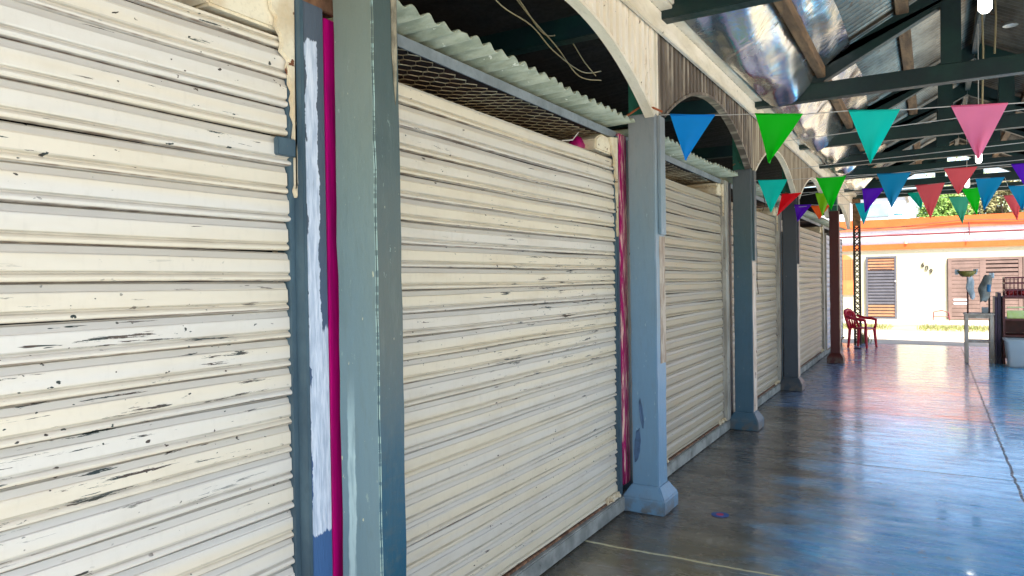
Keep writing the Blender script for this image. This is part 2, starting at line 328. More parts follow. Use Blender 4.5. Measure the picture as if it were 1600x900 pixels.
# ------------------------------------------------------------------ mesh helpers
class MB:
    def __init__(s): s.v = []; s.f = []
    def add(s, vs, fs):
        o = len(s.v); s.v += [tuple(v) for v in vs]; s.f += [tuple(i + o for i in f) for f in fs]; return s
    def box(s, x0, x1, y0, y1, z0, z1):
        return s.add([(x0, y0, z0), (x1, y0, z0), (x1, y1, z0), (x0, y1, z0), (x0, y0, z1), (x1, y0, z1), (x1, y1, z1), (x0, y1, z1)],
                     [(0, 3, 2, 1), (4, 5, 6, 7), (0, 1, 5, 4), (1, 2, 6, 5), (2, 3, 7, 6), (3, 0, 4, 7)])
    def tube(s, pts, r, n=6, cap=True):
        pts = [Vector(p) for p in pts]; rr = r if isinstance(r, (list, tuple)) else [r] * len(pts); rings = []; o = len(s.v)
        ref = None
        for i, p in enumerate(pts):
            d = (pts[min(i + 1, len(pts) - 1)] - pts[max(i - 1, 0)]).normalized()
            if ref is None:
                ref = Vector((0, 0, 1)) if abs(d.z) < .9 else Vector((1, 0, 0))
            a = d.cross(ref).normalized(); b = a.cross(d).normalized(); ref = b
            for k in range(n):
                t = 2 * math.pi * k / n; s.v.append(tuple(p + (a * math.cos(t) + b * math.sin(t)) * rr[i]))
        for i in range(len(pts) - 1):
            for k in range(n):
                k2 = (k + 1) % n; s.f.append((o + i * n + k, o + i * n + k2, o + (i + 1) * n + k2, o + (i + 1) * n + k))
        if cap:
            s.f.append(tuple(o + k for k in reversed(range(n)))); s.f.append(tuple(o + (len(pts) - 1) * n + k for k in range(n)))
        return s
    def bar(s, p, q, w, h, upv=(0, 0, 1)):
        p, q = Vector(p), Vector(q); d = (q - p).normalized(); a = d.cross(Vector(upv)).normalized(); b = a.cross(d)
        vs = [c + a * (sx * w / 2) + b * (sz * h / 2) for c in (p, q) for sx, sz in ((-1, -1), (1, -1), (1, 1), (-1, 1))]
        return s.add(vs, [(3, 2, 1, 0), (4, 5, 6, 7), (0, 1, 5, 4), (1, 2, 6, 5), (2, 3, 7, 6), (3, 0, 4, 7)])
    def prism(s, poly, axis, a, b):   # poly of 2-D points extruded along axis
        n = len(poly)
        def P(u, v, t): return {'x': (t, u, v), 'y': (u, t, v), 'z': (u, v, t)}[axis]
        return s.add([P(u, v, a) for u, v in poly] + [P(u, v, b) for u, v in poly],
                     [tuple(range(n))[::-1], tuple(range(n, 2 * n))] + [(i, (i + 1) % n, n + (i + 1) % n, n + i) for i in range(n)])
    def grid(s, nu, nv, fn):
        o = len(s.v)
        for i in range(nu + 1):
            for j in range(nv + 1): s.v.append(tuple(fn(i / nu, j / nv)))
        for i in range(nu):
            for j in range(nv):
                a = o + i * (nv + 1) + j; s.f.append((a, a + nv + 1, a + nv + 2, a + 1))
        return s
    def lathe(s, prof, n=16, c=(0, 0, 0)):
        o = len(s.v)
        for r, z in prof:
            for k in range(n):
                t = 2 * math.pi * k / n; s.v.append((c[0] + r * math.cos(t), c[1] + r * math.sin(t), c[2] + z))
        for i in range(len(prof) - 1):
            for k in range(n):
                k2 = (k + 1) % n; s.f.append((o + i * n + k, o + i * n + k2, o + (i + 1) * n + k2, o + (i + 1) * n + k))
        return s
    def build(s, name, mat, parent=None, smooth=False, bevel=0, off=None, norm=True, solid=0):
        me = bpy.data.meshes.new(name)
        vs = s.v if off is None else [(a - off[0], b - off[1], c - off[2]) for a, b, c in s.v]
        me.from_pydata(vs, [], s.f); me.validate()
        bm = bmesh.new(); bm.from_mesh(me)
        if norm: bmesh.ops.recalc_face_normals(bm, faces=bm.faces)
        if solid: bmesh.ops.solidify(bm, geom=bm.faces[:], thickness=solid)
        if bevel: bmesh.ops.bevel(bm, geom=[e for e in bm.edges if e.is_manifold and e.calc_face_angle(0) > .5], offset=bevel, segments=2, affect='EDGES', clamp_overlap=True)
        bm.to_mesh(me); bm.free()
        if smooth: me.polygons.foreach_set('use_smooth', [True] * len(me.polygons))
        me.materials.append(mat)
        o = bpy.data.objects.new(name, me); C.objects.link(o)
        if parent is not None: o.parent = parent
        if off is not None and parent is None: o.location = off
        return o
def tag(o, label=None, cat=None, group=None, kind=None):
    if label: o['label'] = label
    if cat: o['category'] = cat
    if group: o['group'] = group
    if kind: o['kind'] = kind
    return o
def smooth_path(p, n=6):
    P_ = [Vector(q) for q in p]; out = []
    for i in range(len(P_) - 1):
        a, b, c_, d_ = P_[max(i - 1, 0)], P_[i], P_[i + 1], P_[min(i + 2, len(P_) - 1)]
        for k in range(n):
            t = k / n; out.append(.5 * ((2 * b) + (c_ - a) * t + (2 * a - 5 * b + 4 * c_ - d_) * t * t + (3 * b - a - 3 * c_ + d_) * t ** 3))
    return out + [P_[-1]]
def thing(name, loc, label, cat, group=None, rz=0):
    o = bpy.data.objects.new(name, None); o.empty_display_size = .1; C.objects.link(o)
    o.location = loc; o.rotation_euler = (0, 0, rz); return tag(o, label, cat, group)
def copy_tree(o, parent=None):
    c = o.copy(); C.objects.link(c); c.parent = parent
    for ch in list(o.children): copy_tree(ch, c)
    return c

# ------------------------------------------------------------------ ground and setting
YE = 17.2
tag(MB().grid(1, 1, lambda u, v: (-300 + 600 * u, -300 + 600 * v, -.07)).build('ground', SOIL), kind='structure')
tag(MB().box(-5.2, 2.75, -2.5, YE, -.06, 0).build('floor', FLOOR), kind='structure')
tag(MB().box(-1.86, -1.71, -2.5, YE, .004, .095).build('kerb', KERB, bevel=.006), kind='structure')
tag(MB().box(-40, 40, YE + .02, 22.0, -.066, -.05).build('road', PAVE), kind='structure')
tag(MB().box(-40, 40, 24.4, 27.0, -.066, -.006).build('pavement', PAVE), kind='structure')
tag(MB().box(-40, 40, 22.0, 24.4, -.066, -.046).build('verge', SOIL), kind='structure')
tag(MB().box(2.78, 40, -30, YE, -.066, -.05).build('yard', PAVE), kind='structure')
tag(MB().box(-40, 2.75, -30, -2.52, -.066, -.05).build('yard', PAVE), kind='structure')
g = MB()
for i in range(9000):
    x = random.uniform(-9, 9); y = random.gauss(23.2, .55)
    if y < 22.05 or y > 24.35 or math.sin(x * 1.7) + math.sin(x * 4.1 + 1) + random.random() * 1.2 < 0: continue
    h = random.uniform(.04, .13); a = random.uniform(0, 6.3); d = .012
    g.add([(x - d * math.cos(a), y - d * math.sin(a), -.045), (x + d * math.cos(a), y + d * math.sin(a), -.045), (x + random.uniform(-.04, .04), y + random.uniform(-.04, .04), -.045 + h)], [(0, 1, 2)])
tag(g.build('grass', GRASS, norm=False), 'patchy green grass on the verge across the street', 'grass', kind='stuff')

# ------------------------------------------------------------------ market hall: roof, trusses, back of the stalls
XR, ZR, SL = .45, 4.24, .54
def zr(x): return ZR - SL * abs(x - XR)
def roof_side(name, x0, x1, label):
    mb = MB(); ny = int((17.6 + .3) / .0125)
    def fn(u, v):
        y = -.3 + 17.9 * u; x = x0 + (x1 - x0) * v
        return (x, y, zr(x) + .019 * math.sin(2 * math.pi * y / .10))
    mb.grid(ny, 4, fn)
    o = mb.build(name, GALV, smooth=True); tag(o, label, 'roof'); return o
roof_side('corrugated_roof', -1.62, XR, 'grey corrugated metal roof slope above the arches, left of the ridge')
roof_side('corrugated_roof', XR + .001, 2.62, 'grey corrugated metal roof slope right of the ridge, over the crates')
mb = MB(); mb.grid(300, 2, lambda u, v: (-1.64 - 3.6 * v, -1 + 18.6 * u, 3.62 - .25 * v + .012 * math.sin(u * 18.6 / .15 * 6.283)))
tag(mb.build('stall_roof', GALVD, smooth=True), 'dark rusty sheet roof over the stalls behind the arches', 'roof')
tag(MB().box(-5.2, -5.05, -1, 17.4, 0.004, 3.5).build('back_wall', DARK), 'dark wall at the back of the stalls', 'wall')
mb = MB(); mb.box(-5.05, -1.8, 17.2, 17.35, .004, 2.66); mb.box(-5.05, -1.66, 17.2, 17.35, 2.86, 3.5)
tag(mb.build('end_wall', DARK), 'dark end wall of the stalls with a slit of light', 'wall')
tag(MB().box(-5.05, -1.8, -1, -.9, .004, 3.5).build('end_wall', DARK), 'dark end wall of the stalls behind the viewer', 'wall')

TY = [4.40, 7.15, 9.80, 11.7, 13.3, 15.3, 17.05]
tl = ['nearest dark green timber truss, its tie beam cutting the top edge of the view',
      'dark green timber truss above the turquoise and pink pennants, third column line',
      'dark green timber truss second behind the big pennants, with both posts showing',
      'dark green timber truss fourth from the viewer, half lost in shade',
      'dark green timber truss fifth from the viewer, above the far small pennants',
      'dark green timber truss sixth from the viewer, just before the open end',
      'dark green timber truss farthest away, at the open street end of the hall']
for i, y in enumerate(TY):
    t = thing('roof_truss', (0, y, 3.14), tl[i], 'roof truss', 'dark green roof trusses over the aisle')
    wd = .055
    def P(mb, nm, m_=GREENW): return mb.build(nm, m_, t, off=(0, 0, 3.14), bevel=.004)
    P(MB().box(-3.6 if i < 3 else -1.62, 2.5, -wd, wd, 3.14, 3.29), 'tie_beam')
    for sgn in (-1, 1):
        x0 = -1.5 if sgn < 0 else 2.4
        zt = lambda x: zr(x) - .07
        poly = [(x0, max(3.291, zt(x0) - .15)), (x0, zt(x0) + .14), (XR - sgn * -.003, zt(XR)), (XR - sgn * -.003, zt(XR) - .19), (x0 - sgn * .55, 3.291 + .02)]
        xs = x0 - sgn * .60
        poly = [(xs - sgn * -.28, 3.293), (x0, 3.293), (x0, zt(x0) + .02) if zt(x0) > 3.32 else (x0 - sgn * .25, zt(x0 - sgn * .25)), (XR + sgn * .003, zt(XR)), (XR + sgn * .003, zt(XR) - .19)]
        poly = [(a, b) for a, b in poly]
        xa = x0 - sgn * .24
        poly = [(xa, zt(xa)), (XR + sgn * .003, zt(XR)), (XR + sgn * .003, zt(XR) - .19), (x0 - sgn * .64, 3.293), (x0 - sgn * .1, 3.293)]
        P(MB().prism(poly, 'y', -wd * .9, wd * .9), 'rafter')
    for xq in (.16, .75):
        P(MB().box(xq - .075, xq + .075, -wd * 1.15, wd * 1.15, 3.292, zr(xq) - .25), 'queen_post')
    P(MB().bar((.10, 0, 3.30), (-.52, 0, zr(-.52) - .2), .07, .08, (0, 1, 0)), 'strut') if i > 9 else None
for x, h, wq in ((-.86, .10, .07), (-.20, .09, .10), (1.10, .09, .09), (1.76, .09, .08)):
    side = {(-.86): 'brown timber purlin beside the silver foil', (-.20): 'dusty brown timber purlin halfway up the left slope',
            (1.10): 'brown timber purlin just right of the ridge', (1.76): 'brown timber purlin low on the right roof slope'}[x]
    tag(MB().box(-wq / 2, wq / 2, -1, 17.3, -h, 0).build('purlin', WOOD, bevel=.004), side, 'purlin', 'timber purlins under the roof').location = (x, 0, zr(x) - (.10 if x == -.86 else .014))
tag(MB().box(-1.47, -1.38, -1, 17.3, 3.292, 3.36).build('wall_plate', WOOD, bevel=.004), 'brown timber plate running above the cream cornice', 'beam')
tag(MB().box(XR - .03, XR + .03, -1, 17.3, 4.03, 4.17).build('ridge_board', GREENW), 'dark green ridge board under the roof peak', 'beam')
# blocks on the cornice
bl = MB()
for y in (3.9, 4.55, 6.4, 7.4, 8.9, 10.1, 11.8): 
    tag(MB().box(-1.37, -1.20, y, y + .07, 3.20, 3.25).build('timber_block', WOOD, bevel=.003), 'short brown timber offcut lying on the cornice edge', 'timber block', 'short timber offcuts on the cornice')
# foil under the roof
def foil(y0, y1, seed, label, xa=-1.36, xb=-.62):
    rnd = random.Random(seed); ph = [rnd.uniform(0, 6.3) for _ in range(8)]
    mb = MB()
    def fn(u, v):
        y = y0 + (y1 - y0) * u; x = xa + (xb - xa) * v
        sag = .10 * math.sin(math.pi * min(1, v * 1.6)) * (.4 + .6 * u) + (.085 * max(0, (u - .82) / .18) ** 2 * math.sin(math.pi * min(1, v * 1.2 + .05)))
        cr = .012 * math.sin(7 * v + 5 * u + ph[0]) * u + .008 * math.sin(9 * u + 10 * v + ph[1]) + .007 * math.sin(14 * u - 17 * v + ph[2]) * u + .004 * math.sin(30 * v + 12 * u + ph[3])
        return (x + .02 * math.sin(6 * u + ph[4]), y, zr(x) - .085 - sag + cr)
    mb.grid(60, 40, fn); tag(mb.build('foil_sheet', FOIL, smooth=True), label, 'foil', 'silver foil sheets under the left roof slope')
foil(4.46, 7.08, 1, 'large crumpled silver foil sheet sagging nearest under the roof')
foil(7.22, 9.74, 2, 'crumpled silver foil sheet above the green and turquoise pennants, second from the viewer')
foil(9.88, 12.4, 3, 'crumpled silver foil sheet, third from the viewer')
foil(12.6, 14.9, 4, 'crumpled silver foil sheet farthest along the roof')

# ------------------------------------------------------------------ cornice and arched valances
cor = thing('cornice', (-1.44, -1, 3.05), 'long cream painted timber cornice above the arches', 'cornice')
MB().box(-1.485, -1.455, -1, 17.3, 3.06, 3.19).build('fascia_board', CREAM, cor, off=(-1.44, -1, 3.05), bevel=.004)
MB().box(-1.50, -1.385, -1, 17.3, 3.193, 3.215).build('soffit_board', CREAM, cor, off=(-1.44, -1, 3.05), bevel=.003)
MB().box(-1.398, -1.372, -1, 17.3, 3.218, 3.288).build('edge_board', CREAM, cor, off=(-1.44, -1, 3.05), bevel=.004)
COLS = [1.755, 4.39, 7.17, 9.85, 13.22, 16.85]
VX = -1.497
vl = ['clean cream ribbed valance with the arch nearest the viewer', 'smoke stained ribbed valance whose arch stands behind the bright blue pennant',
      'dull cream ribbed valance with the arch behind the upper green pennant', 'dull cream ribbed valance with the fourth arch, before the dark red column',
      'pale ribbed valance with the last arch, at the street end', 'cream ribbed valance with the arch behind the viewer']
def valance(y0, y1, crown, mat, label, spring=2.56):
    t = thing('arched_valance', (VX, y0, spring), label, 'valance', 'ribbed valances with arches along the columns')
    yc = (y0 + y1) / 2; hw = (y1 - y0) / 2 - .10
    def zb(y):
        u = min(1, abs(y - yc) / hw); return crown - (crown - spring) * u ** 2.0
    mb = MB(); n = int((y1 - y0) / .0225)
    ys = [y0 + (y1 - y0) * i / n for i in range(n + 1)]
    pitch = .09; ysp = []
    y = y0
    while y < y1 - .001:
        for a in (0, .046, .054, .082): 
            if y + a < y1: ysp.append((y + a, (0, 0, -.020, -.020)[(0, .046, .054, .082).index(a)]))
        y += pitch
    ysp.append((y1, 0))
    o = len(mb.v)
    for yy, dx in ysp: mb.v += [(VX + dx, yy, zb(yy)), (VX + dx, yy, 3.19)]
    for i in range(len(ysp) - 1): mb.f.append((o + 2 * i, o + 2 * i + 2, o + 2 * i + 3, o + 2 * i + 1))
    mb.build('ribbed_panel', mat, t, off=(VX, y0, spring))
    rb = MB(); N = 36
    for i in range(N):
        a = yc - hw + 2 * hw * i / N; b = yc - hw + 2 * hw * (i + 1) / N
        za, z_b = zb(a), zb(b)
        rb.add([(VX - .055, a, za - .012), (VX + .006, a, za - .012), (VX + .006, a, za + .010), (VX - .055, a, za + .010),
                (VX - .055, b, z_b - .012), (VX + .006, b, z_b - .012), (VX + .006, b, z_b + .010), (VX - .055, b, z_b + .010)],
               [(0, 1, 5, 4), (1, 2, 6, 5), (2, 3, 7, 6), (3, 0, 4, 7)])
    rb.build('arch_rim', CREAM if mat is not VAL[1] else VAL[1], t, off=(VX, y0, spring))
for i in range(5):
    sp, cr, mt = [(2.53, 2.90, VAL[0]), (2.56, 2.94, VAL[1]), (2.55, 2.92, VAL[2]), (2.50, 2.96, VAL[2]), (2.50, 2.90, VAL[0])][i]
    valance(COLS[i] + .0, COLS[i + 1] - .002, cr, mt, vl[i], sp)

# ------------------------------------------------------------------ columns
def column(y, mat, label, x=-1.587, top=2.55, trim=True, strip=True, w=.174, d=None):
    t = thing('column', (x, y, 0), label, 'column', 'square painted columns along the aisle')
    h = w / 2; hy = (d or w) / 2
    mb = MB(); rnd = random.Random(int(y * 100))
    # slightly uneven hand plastered shaft
    N = 26; zs = [.17 + (top - .17) * i / N for i in range(N + 1)]
    o = 0
    for z in zs:
        j = [rnd.uniform(-.0022, .0022) for _ in range(8)]
        for k, (sx, sy) in enumerate(((-1, -1), (1, -1), (1, 1), (-1, 1))):
            mb.v.append((sx * h + j[k], sy * hy + j[k + 4], z))
    for i in range(N):
        for k in range(4): mb.f.append((i * 4 + k, i * 4 + (k + 1) % 4, i * 4 + 4 + (k + 1) % 4, i * 4 + 4 + k))
    mb.f.append((3, 2, 1, 0)); mb.f.append(tuple(N * 4 + k for k in range(4)))
    mb.build('shaft', mat, t, bevel=.005)
    b = MB(); e = .055; B0, B1 = .095, .175
    rings = [(h + e, .003), (h + e, B0), (h + .004, B1)]
    for r, z in rings: q = r - h + hy; b.v += [(-r, -q, z), (r, -q, z), (r, q, z), (-r, q, z)]
    for i in range(2):
        for k in range(4): b.f.append((i * 4 + k, i * 4 + (k + 1) % 4, i * 4 + 4 + (k + 1) % 4, i * 4 + 4 + k))
    b.f += [(3, 2, 1, 0), (8, 9, 10, 11)]
    b.build('base', mat, t, bevel=.008)
    if trim: MB().box(h + .001, h + .020, -h * .35, h * .8, 1.16 + (.5 if y > 6 else .62), top - .01).build('trim_board', mat, t, bevel=.003)
    if strip and y < 6: MB().box(h - .004, h + .0028, -h * .2, h + .001, .95, 1.77).build('bare_or_lit_strip', STRIP, t)
    elif strip: MB().box(h - .004, h + .0028, -h * .75, h * .98, .178, 1.65).build('bare_or_lit_strip', EDGEW, t)  # pale strip paints the sunlight on this face
    return t
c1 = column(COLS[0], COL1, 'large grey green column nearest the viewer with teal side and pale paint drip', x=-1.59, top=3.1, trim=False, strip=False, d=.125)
# peeled edge on the near column's upper side
MB().prism([(.022, 3.1), (.050, 3.1), (.052, 2.5), (.050, 2.28), (.046, 2.16), (.040, 2.08), (.036, 2.12), (.026, 2.24), (.024, 2.5), (.020, 2.7)], 'x', .0865, .0905).build('peeled_edge', PEEL, c1, bevel=.001)
c2 = column(COLS[1], COL2, 'light blue column with dented base behind the first big shutter, second from the viewer')
column(COLS[2], COL3, 'slate teal column with a painted sunlit edge, third from the viewer')
column(COLS[3], COL4, 'dark slate column with sunlit edge painted white, fourth from the viewer')
column(COLS[4], COL5, 'dark red column beside the last shutter, near the red chair', x=-1.42, w=.15, trim=False, strip=False, top=2.6)
# dents on column 2: sunken ovals with raised lip
def oval(t, cx, cz, rx, rz, mat, tilt=0, name='chipped_patch', ysurf=-.087):
    n = 22; mb = MB(); rnd = random.Random(int(cz * 1000)); prof = [rnd.uniform(.9, 1.1) for _ in range(n)]
    def ring(s_, dy): return [(cx + math.cos(a) * rx * s_ * prof[i] + tilt * math.sin(a) * rz, ysurf + dy, cz + math.sin(a) * rz * s_ * prof[i]) for i, a in enumerate([2 * math.pi * k / n for k in range(n)])]
    rs = [ring(1.12, .002), ring(1.0, -.0045), ring(.86, -.004), ring(.6, -.0012)]
    for r in rs: mb.v += r
    for i in range(3):
        for k in range(n): mb.f.append((i * n + k, i * n + (k + 1) % n, (i + 1) * n + (k + 1) % n, (i + 1) * n + k))
    mb.f.append(tuple(3 * n + k for k in range(n)))
    mb.build(name, mat, t, smooth=True)
DENT = paint('blue_dent_paint', srgb(70, 100, 134), srgb(48, 70, 92), k=10, rough=.5)
oval(c2, -.022, .635, .011, .085, DENT, -.12); oval(c2, -.052, .42, .020, .105, DENT, .10)
for i, y in enumerate(COLS[1:4]):
    pst = [c for c in bpy.data.objects if c.name.startswith('column') and c.type == 'EMPTY' and abs(c.location.y - y) < .01][0]
    MB().box(-.085, .075, -.08, .08, 2.552, 3.135).build('upper_post', GREENB, pst, bevel=.004)
MB().box(-.07, .05, -.07, .07, 2.602, 3.135).build('upper_post', GREENB, [c for c in bpy.data.objects if c.name.startswith('column') and c.type == 'EMPTY' and abs(c.location.y - COLS[4]) < .01][0])
# lattice post at the street end
lp = thing('lattice_post', (-1.37, 16.85, 0), 'rusty open lattice steel post at the street end behind the red chair', 'post')
for sx in (-1, 1):
    for sy in (-1, 1): MB().box(sx * .055 - .017, sx * .055 + .017, sy * .055 - .017, sy * .055 + .017, .003, 2.85).build('corner_angle', LATT, lp)
zg = MB()
for k in range(24):
    z0 = .03 + k * .115
    for s in (-1, 1):
        for q in (0, 1):
            a, b = (-.05, .05) if (k + q) % 2 else (.05, -.05)
            zg.tube([(a, s * .055, z0), (b, s * .055, z0 + .115)], .009, 4); zg.tube([(s * .055, a, z0), (s * .055, b, z0 + .115)], .009, 4)
zg.build('lacing', LATT, lp)
MB().box(-.075, .075, -.075, .075, 2.56, 3.135).build('cap_block', WOOD, lp)

# ------------------------------------------------------------------ stalls: shutters, posts, pillars, awnings
WX = -1.75
SLAT = [(.1003, -.014), (.0975, -.012), (.0950, -.0065), (.076, -.0008), (.0745, .0028), (.071, .0042), (.033, .0050), (.0295, .0035), (.0265, -.0025), (.0225, -.0022), (.0185, .0045), (.0125, .0085), (.0065, .008), (.002, .004), (.000, -.012)]
def shutter(y0, y1, mat, label, seed, top=2.27, bot=.11, x=WX, hard=True):
    t = thing('roller_shutter', (x, y0, 0), label, 'roller shutter', 'roller shutters along the market stalls')
    rnd = random.Random(seed); W = y1 - y0; mb = MB(); ny = max(14, int(W / .09))
    nsl = int((top - bot) / PITCH) + 1
    ph = [rnd.uniform(0, 6.3) for _ in range(6)]
    def bow(y, zz): return .006 * math.sin(y * 1.7 + ph[0]) * math.sin(zz * 1.9 + ph[1]) + .002 * math.sin(5.3 * y + 3 * zz + ph[2])
    for k in range(nsl):
        zb = bot + PITCH * k
        if zb > top - .02: break
        tilt = rnd.uniform(-.0035, .0035); push = rnd.uniform(-.0025, .0025); d1 = rnd.uniform(0, 6.3); d2 = rnd.uniform(1.5, 4)
        ea, eb = rnd.uniform(-.012, .004), rnd.uniform(-.010, .004)
        o = len(mb.v); n = len(SLAT)
        for j in range(ny + 1):
            v = j / ny; y = ea * (1 - v) + (W + eb) * v
            dz = tilt * (v - .5) * 2 + .0022 * math.sin(d2 * y + d1) + bow(y, zb) * .5
            dx = push + bow(y, zb) * .8 + .002 * math.sin(7 * y + d1)
            for (sz, sx) in SLAT: mb.v.append((sx + dx, y, min(top, zb + sz * PITCH * 10 + dz)))
        for j in range(ny):
            for i in range(n - 1): mb.f.append((o + j * n + i, o + j * n + i + 1, o + (j + 1) * n + i + 1, o + (j + 1) * n + i))
    mb.build('curtain', mat, t, norm=False)
    # dark backing just inside so that nothing shows through the seams
    MB().box(-.075, -.06, -.02, W + .02, bot - .005, top - .02).build('backing_panel', DARK, t)
    MB().box(-.022, .016, 0, W, bot - .014, bot - .002).build('bottom_bar', RUSTY, t, bevel=.002)
    MB().box(-.05, .012, W - .004, W + .016, .1, top + .03).build('guide_rail', STEELB if y0 < 4 else POSTW, t, bevel=.002)
    MB().box(-.05, .012, -.02, -.002, .1, top + .03).build('guide_rail', STEELB if y0 < 4 else POSTW, t, bevel=.002)
    if hard:
        for yy in (W * .24, W - .17, W - .07):
            l = MB()
            l.tube([(.012, yy, .095 + .03), (.05, yy, .095 + .034)], .013, 8); l.box(.008, .022, yy - .035, yy + .035, .098, .140)
            l.tube([(.03, yy - .01, .13), (.034, yy + .012, .145), (.03, yy + .02, .12)], .007, 6)
            l.build('bolt_lug', PLASTER, t, bevel=.002)
    return t
PY = [(1.575, 1.80), (4.24, 4.50), (6.93, 7.22), (9.72, 10.0), (14.15, 14.40)]
s1 = shutter(-1.00, 1.56, S_A, 'cream and white roller shutter with dark scrapes, nearest on the left', 11, bot=.154, hard=False)
MB().box(.006, .030, 2.50, 2.575, 1.90, 1.955).build('latch_plate', STEELB, s1, bevel=.003)
shutter(1.84, 4.225, S_B, 'cream roller shutter between the near green grey column and the light blue column', 12)
shutter(4.53, 6.915, S_C, 'grimy cream roller shutter just beyond the light blue column', 13)
shutter(7.24, 9.70, S_C, 'grimy roller shutter between the slate teal and dark slate columns', 14)
shutter(10.02, 14.13, S_C, 'cream roller shutter beyond the dark slate column, ending at the dark red column', 15)
shutter(14.42, 17.15, S_D, 'blue-lit white roller shutter last before the street, half hidden by the dark red column', 16, x=-1.70)
pl_ = ['steel post with white primer smear and bright magenta stripe behind the near column', 'post with flaking magenta stripe beside the light blue column',
       'dirty white post beside the slate teal column', 'whitish post beside the dark slate column', 'white post beside the dark red column']
for i, (a, b) in enumerate(PY):
    t = thing('door_post', (WX, a, 0), pl_[i], 'post', 'posts between the roller shutters')
    W = b - a; O = (WX, a, 0)
    if i == 0:
        MB().box(-.045, .052, 0, .014, .10, 2.44).build('edge_flange', STEELB, t, bevel=.002)
        MB().box(-.045, .046, .015, .105, .10, 2.40).build('primed_face', SMEAR, t, bevel=.004)
        MB().box(-.045, .050, .106, W, .10, 2.37).build('magenta_stripe', MAG, t, bevel=.002)
        MB().box(-.045, .02, .02, .19, 2.405, 2.60).build('rusty_stub', RUSTY, t, bevel=.003)
    elif i == 1:
        MB().box(-.045, .020, 0, .030, .10, 2.42).build('edge_flange', STEELB, t, bevel=.002)
        MB().box(-.045, .034, .031, .135, .16, 2.44).build('magenta_stripe', MAGF, t, bevel=.008)
        MB().box(-.045, .022, .136, .20, .10, 2.42).build('blue_face', STEELB, t, bevel=.003)
        MB().box(-.045, .018, .205, .235, .10, 2.42).build('pale_edge', POSTW, t, bevel=.002)
    else:
        MB().box(-.045, .040, 0, W * .45, .10, 2.44).build('pale_face', POSTW, t, bevel=.004)
        MB().box(-.045, .028, W * .46, W, .10, 2.44).build('edge_flange', STEELB if i < 4 else POSTW, t, bevel=.003)
    # masonry pillar behind with chipped top
    rnd = random.Random(40 + i); p = MB(); nx = 9
    prof = [(-.42, .0)] 
    topz = [2.42 - .012 * k + rnd.uniform(-.012, .012) for k in range(nx)]
    poly = [(-.42, .0)] + [(-.05, .0)] + [(-.05, 1.9 + .02)] + [(-.05, 2.3)] + [(-.06 - .045 * k, topz[k] + (-.03 if k == 3 else 0)) for k in range(nx)]
    p.prism(poly, 'y', -.03, W + .03)
    tag(p.build('masonry_pillar', PLASTER, off=(0, 0, 0), bevel=.004), ['chipped cream masonry pillar top behind the magenta striped post', 'chipped cream masonry pillar top behind the flaking magenta post',
        'cream masonry pillar top behind the dirty white post', 'cream masonry pillar top by the dark slate column', 'cream masonry pillar top by the dark red column'][i], 'pillar', 'masonry pillars between stalls').location = O
    pb = MB(); L_ = .30 if i < 2 else .2
    pb.prism([(-L_, 2.29), (0, 2.288), (0, 2.40), (-.05, 2.405), (-.12, 2.392), (-.2, 2.396), (-L_ + .04, 2.375), (-L_, 2.35)], 'x', -.30, .012)
    pb.build('plaster_block', PLASTER, t, bevel=.008)
    # ragged plaster crust over the shutter's end
    cr = MB(); n = 26; pts = []
    for k in range(n + 1):
        z = 2.39 - (.62 if i < 2 else .3) * k / n; wdt = max(.004, (.11 if i < 2 else .09) * (1 - k / n) ** 3.0 + rnd.uniform(-.008, .012) + .006 * math.sin(k * 2.1)); pts.append((-wdt, z))
    cr.prism([(0.0, 2.40 - (.62 if i < 2 else .3)), (0.0, 2.405)] + pts, 'x', .013, .030)
    cr.build('plaster_crust', PLASTER, t, bevel=.003)
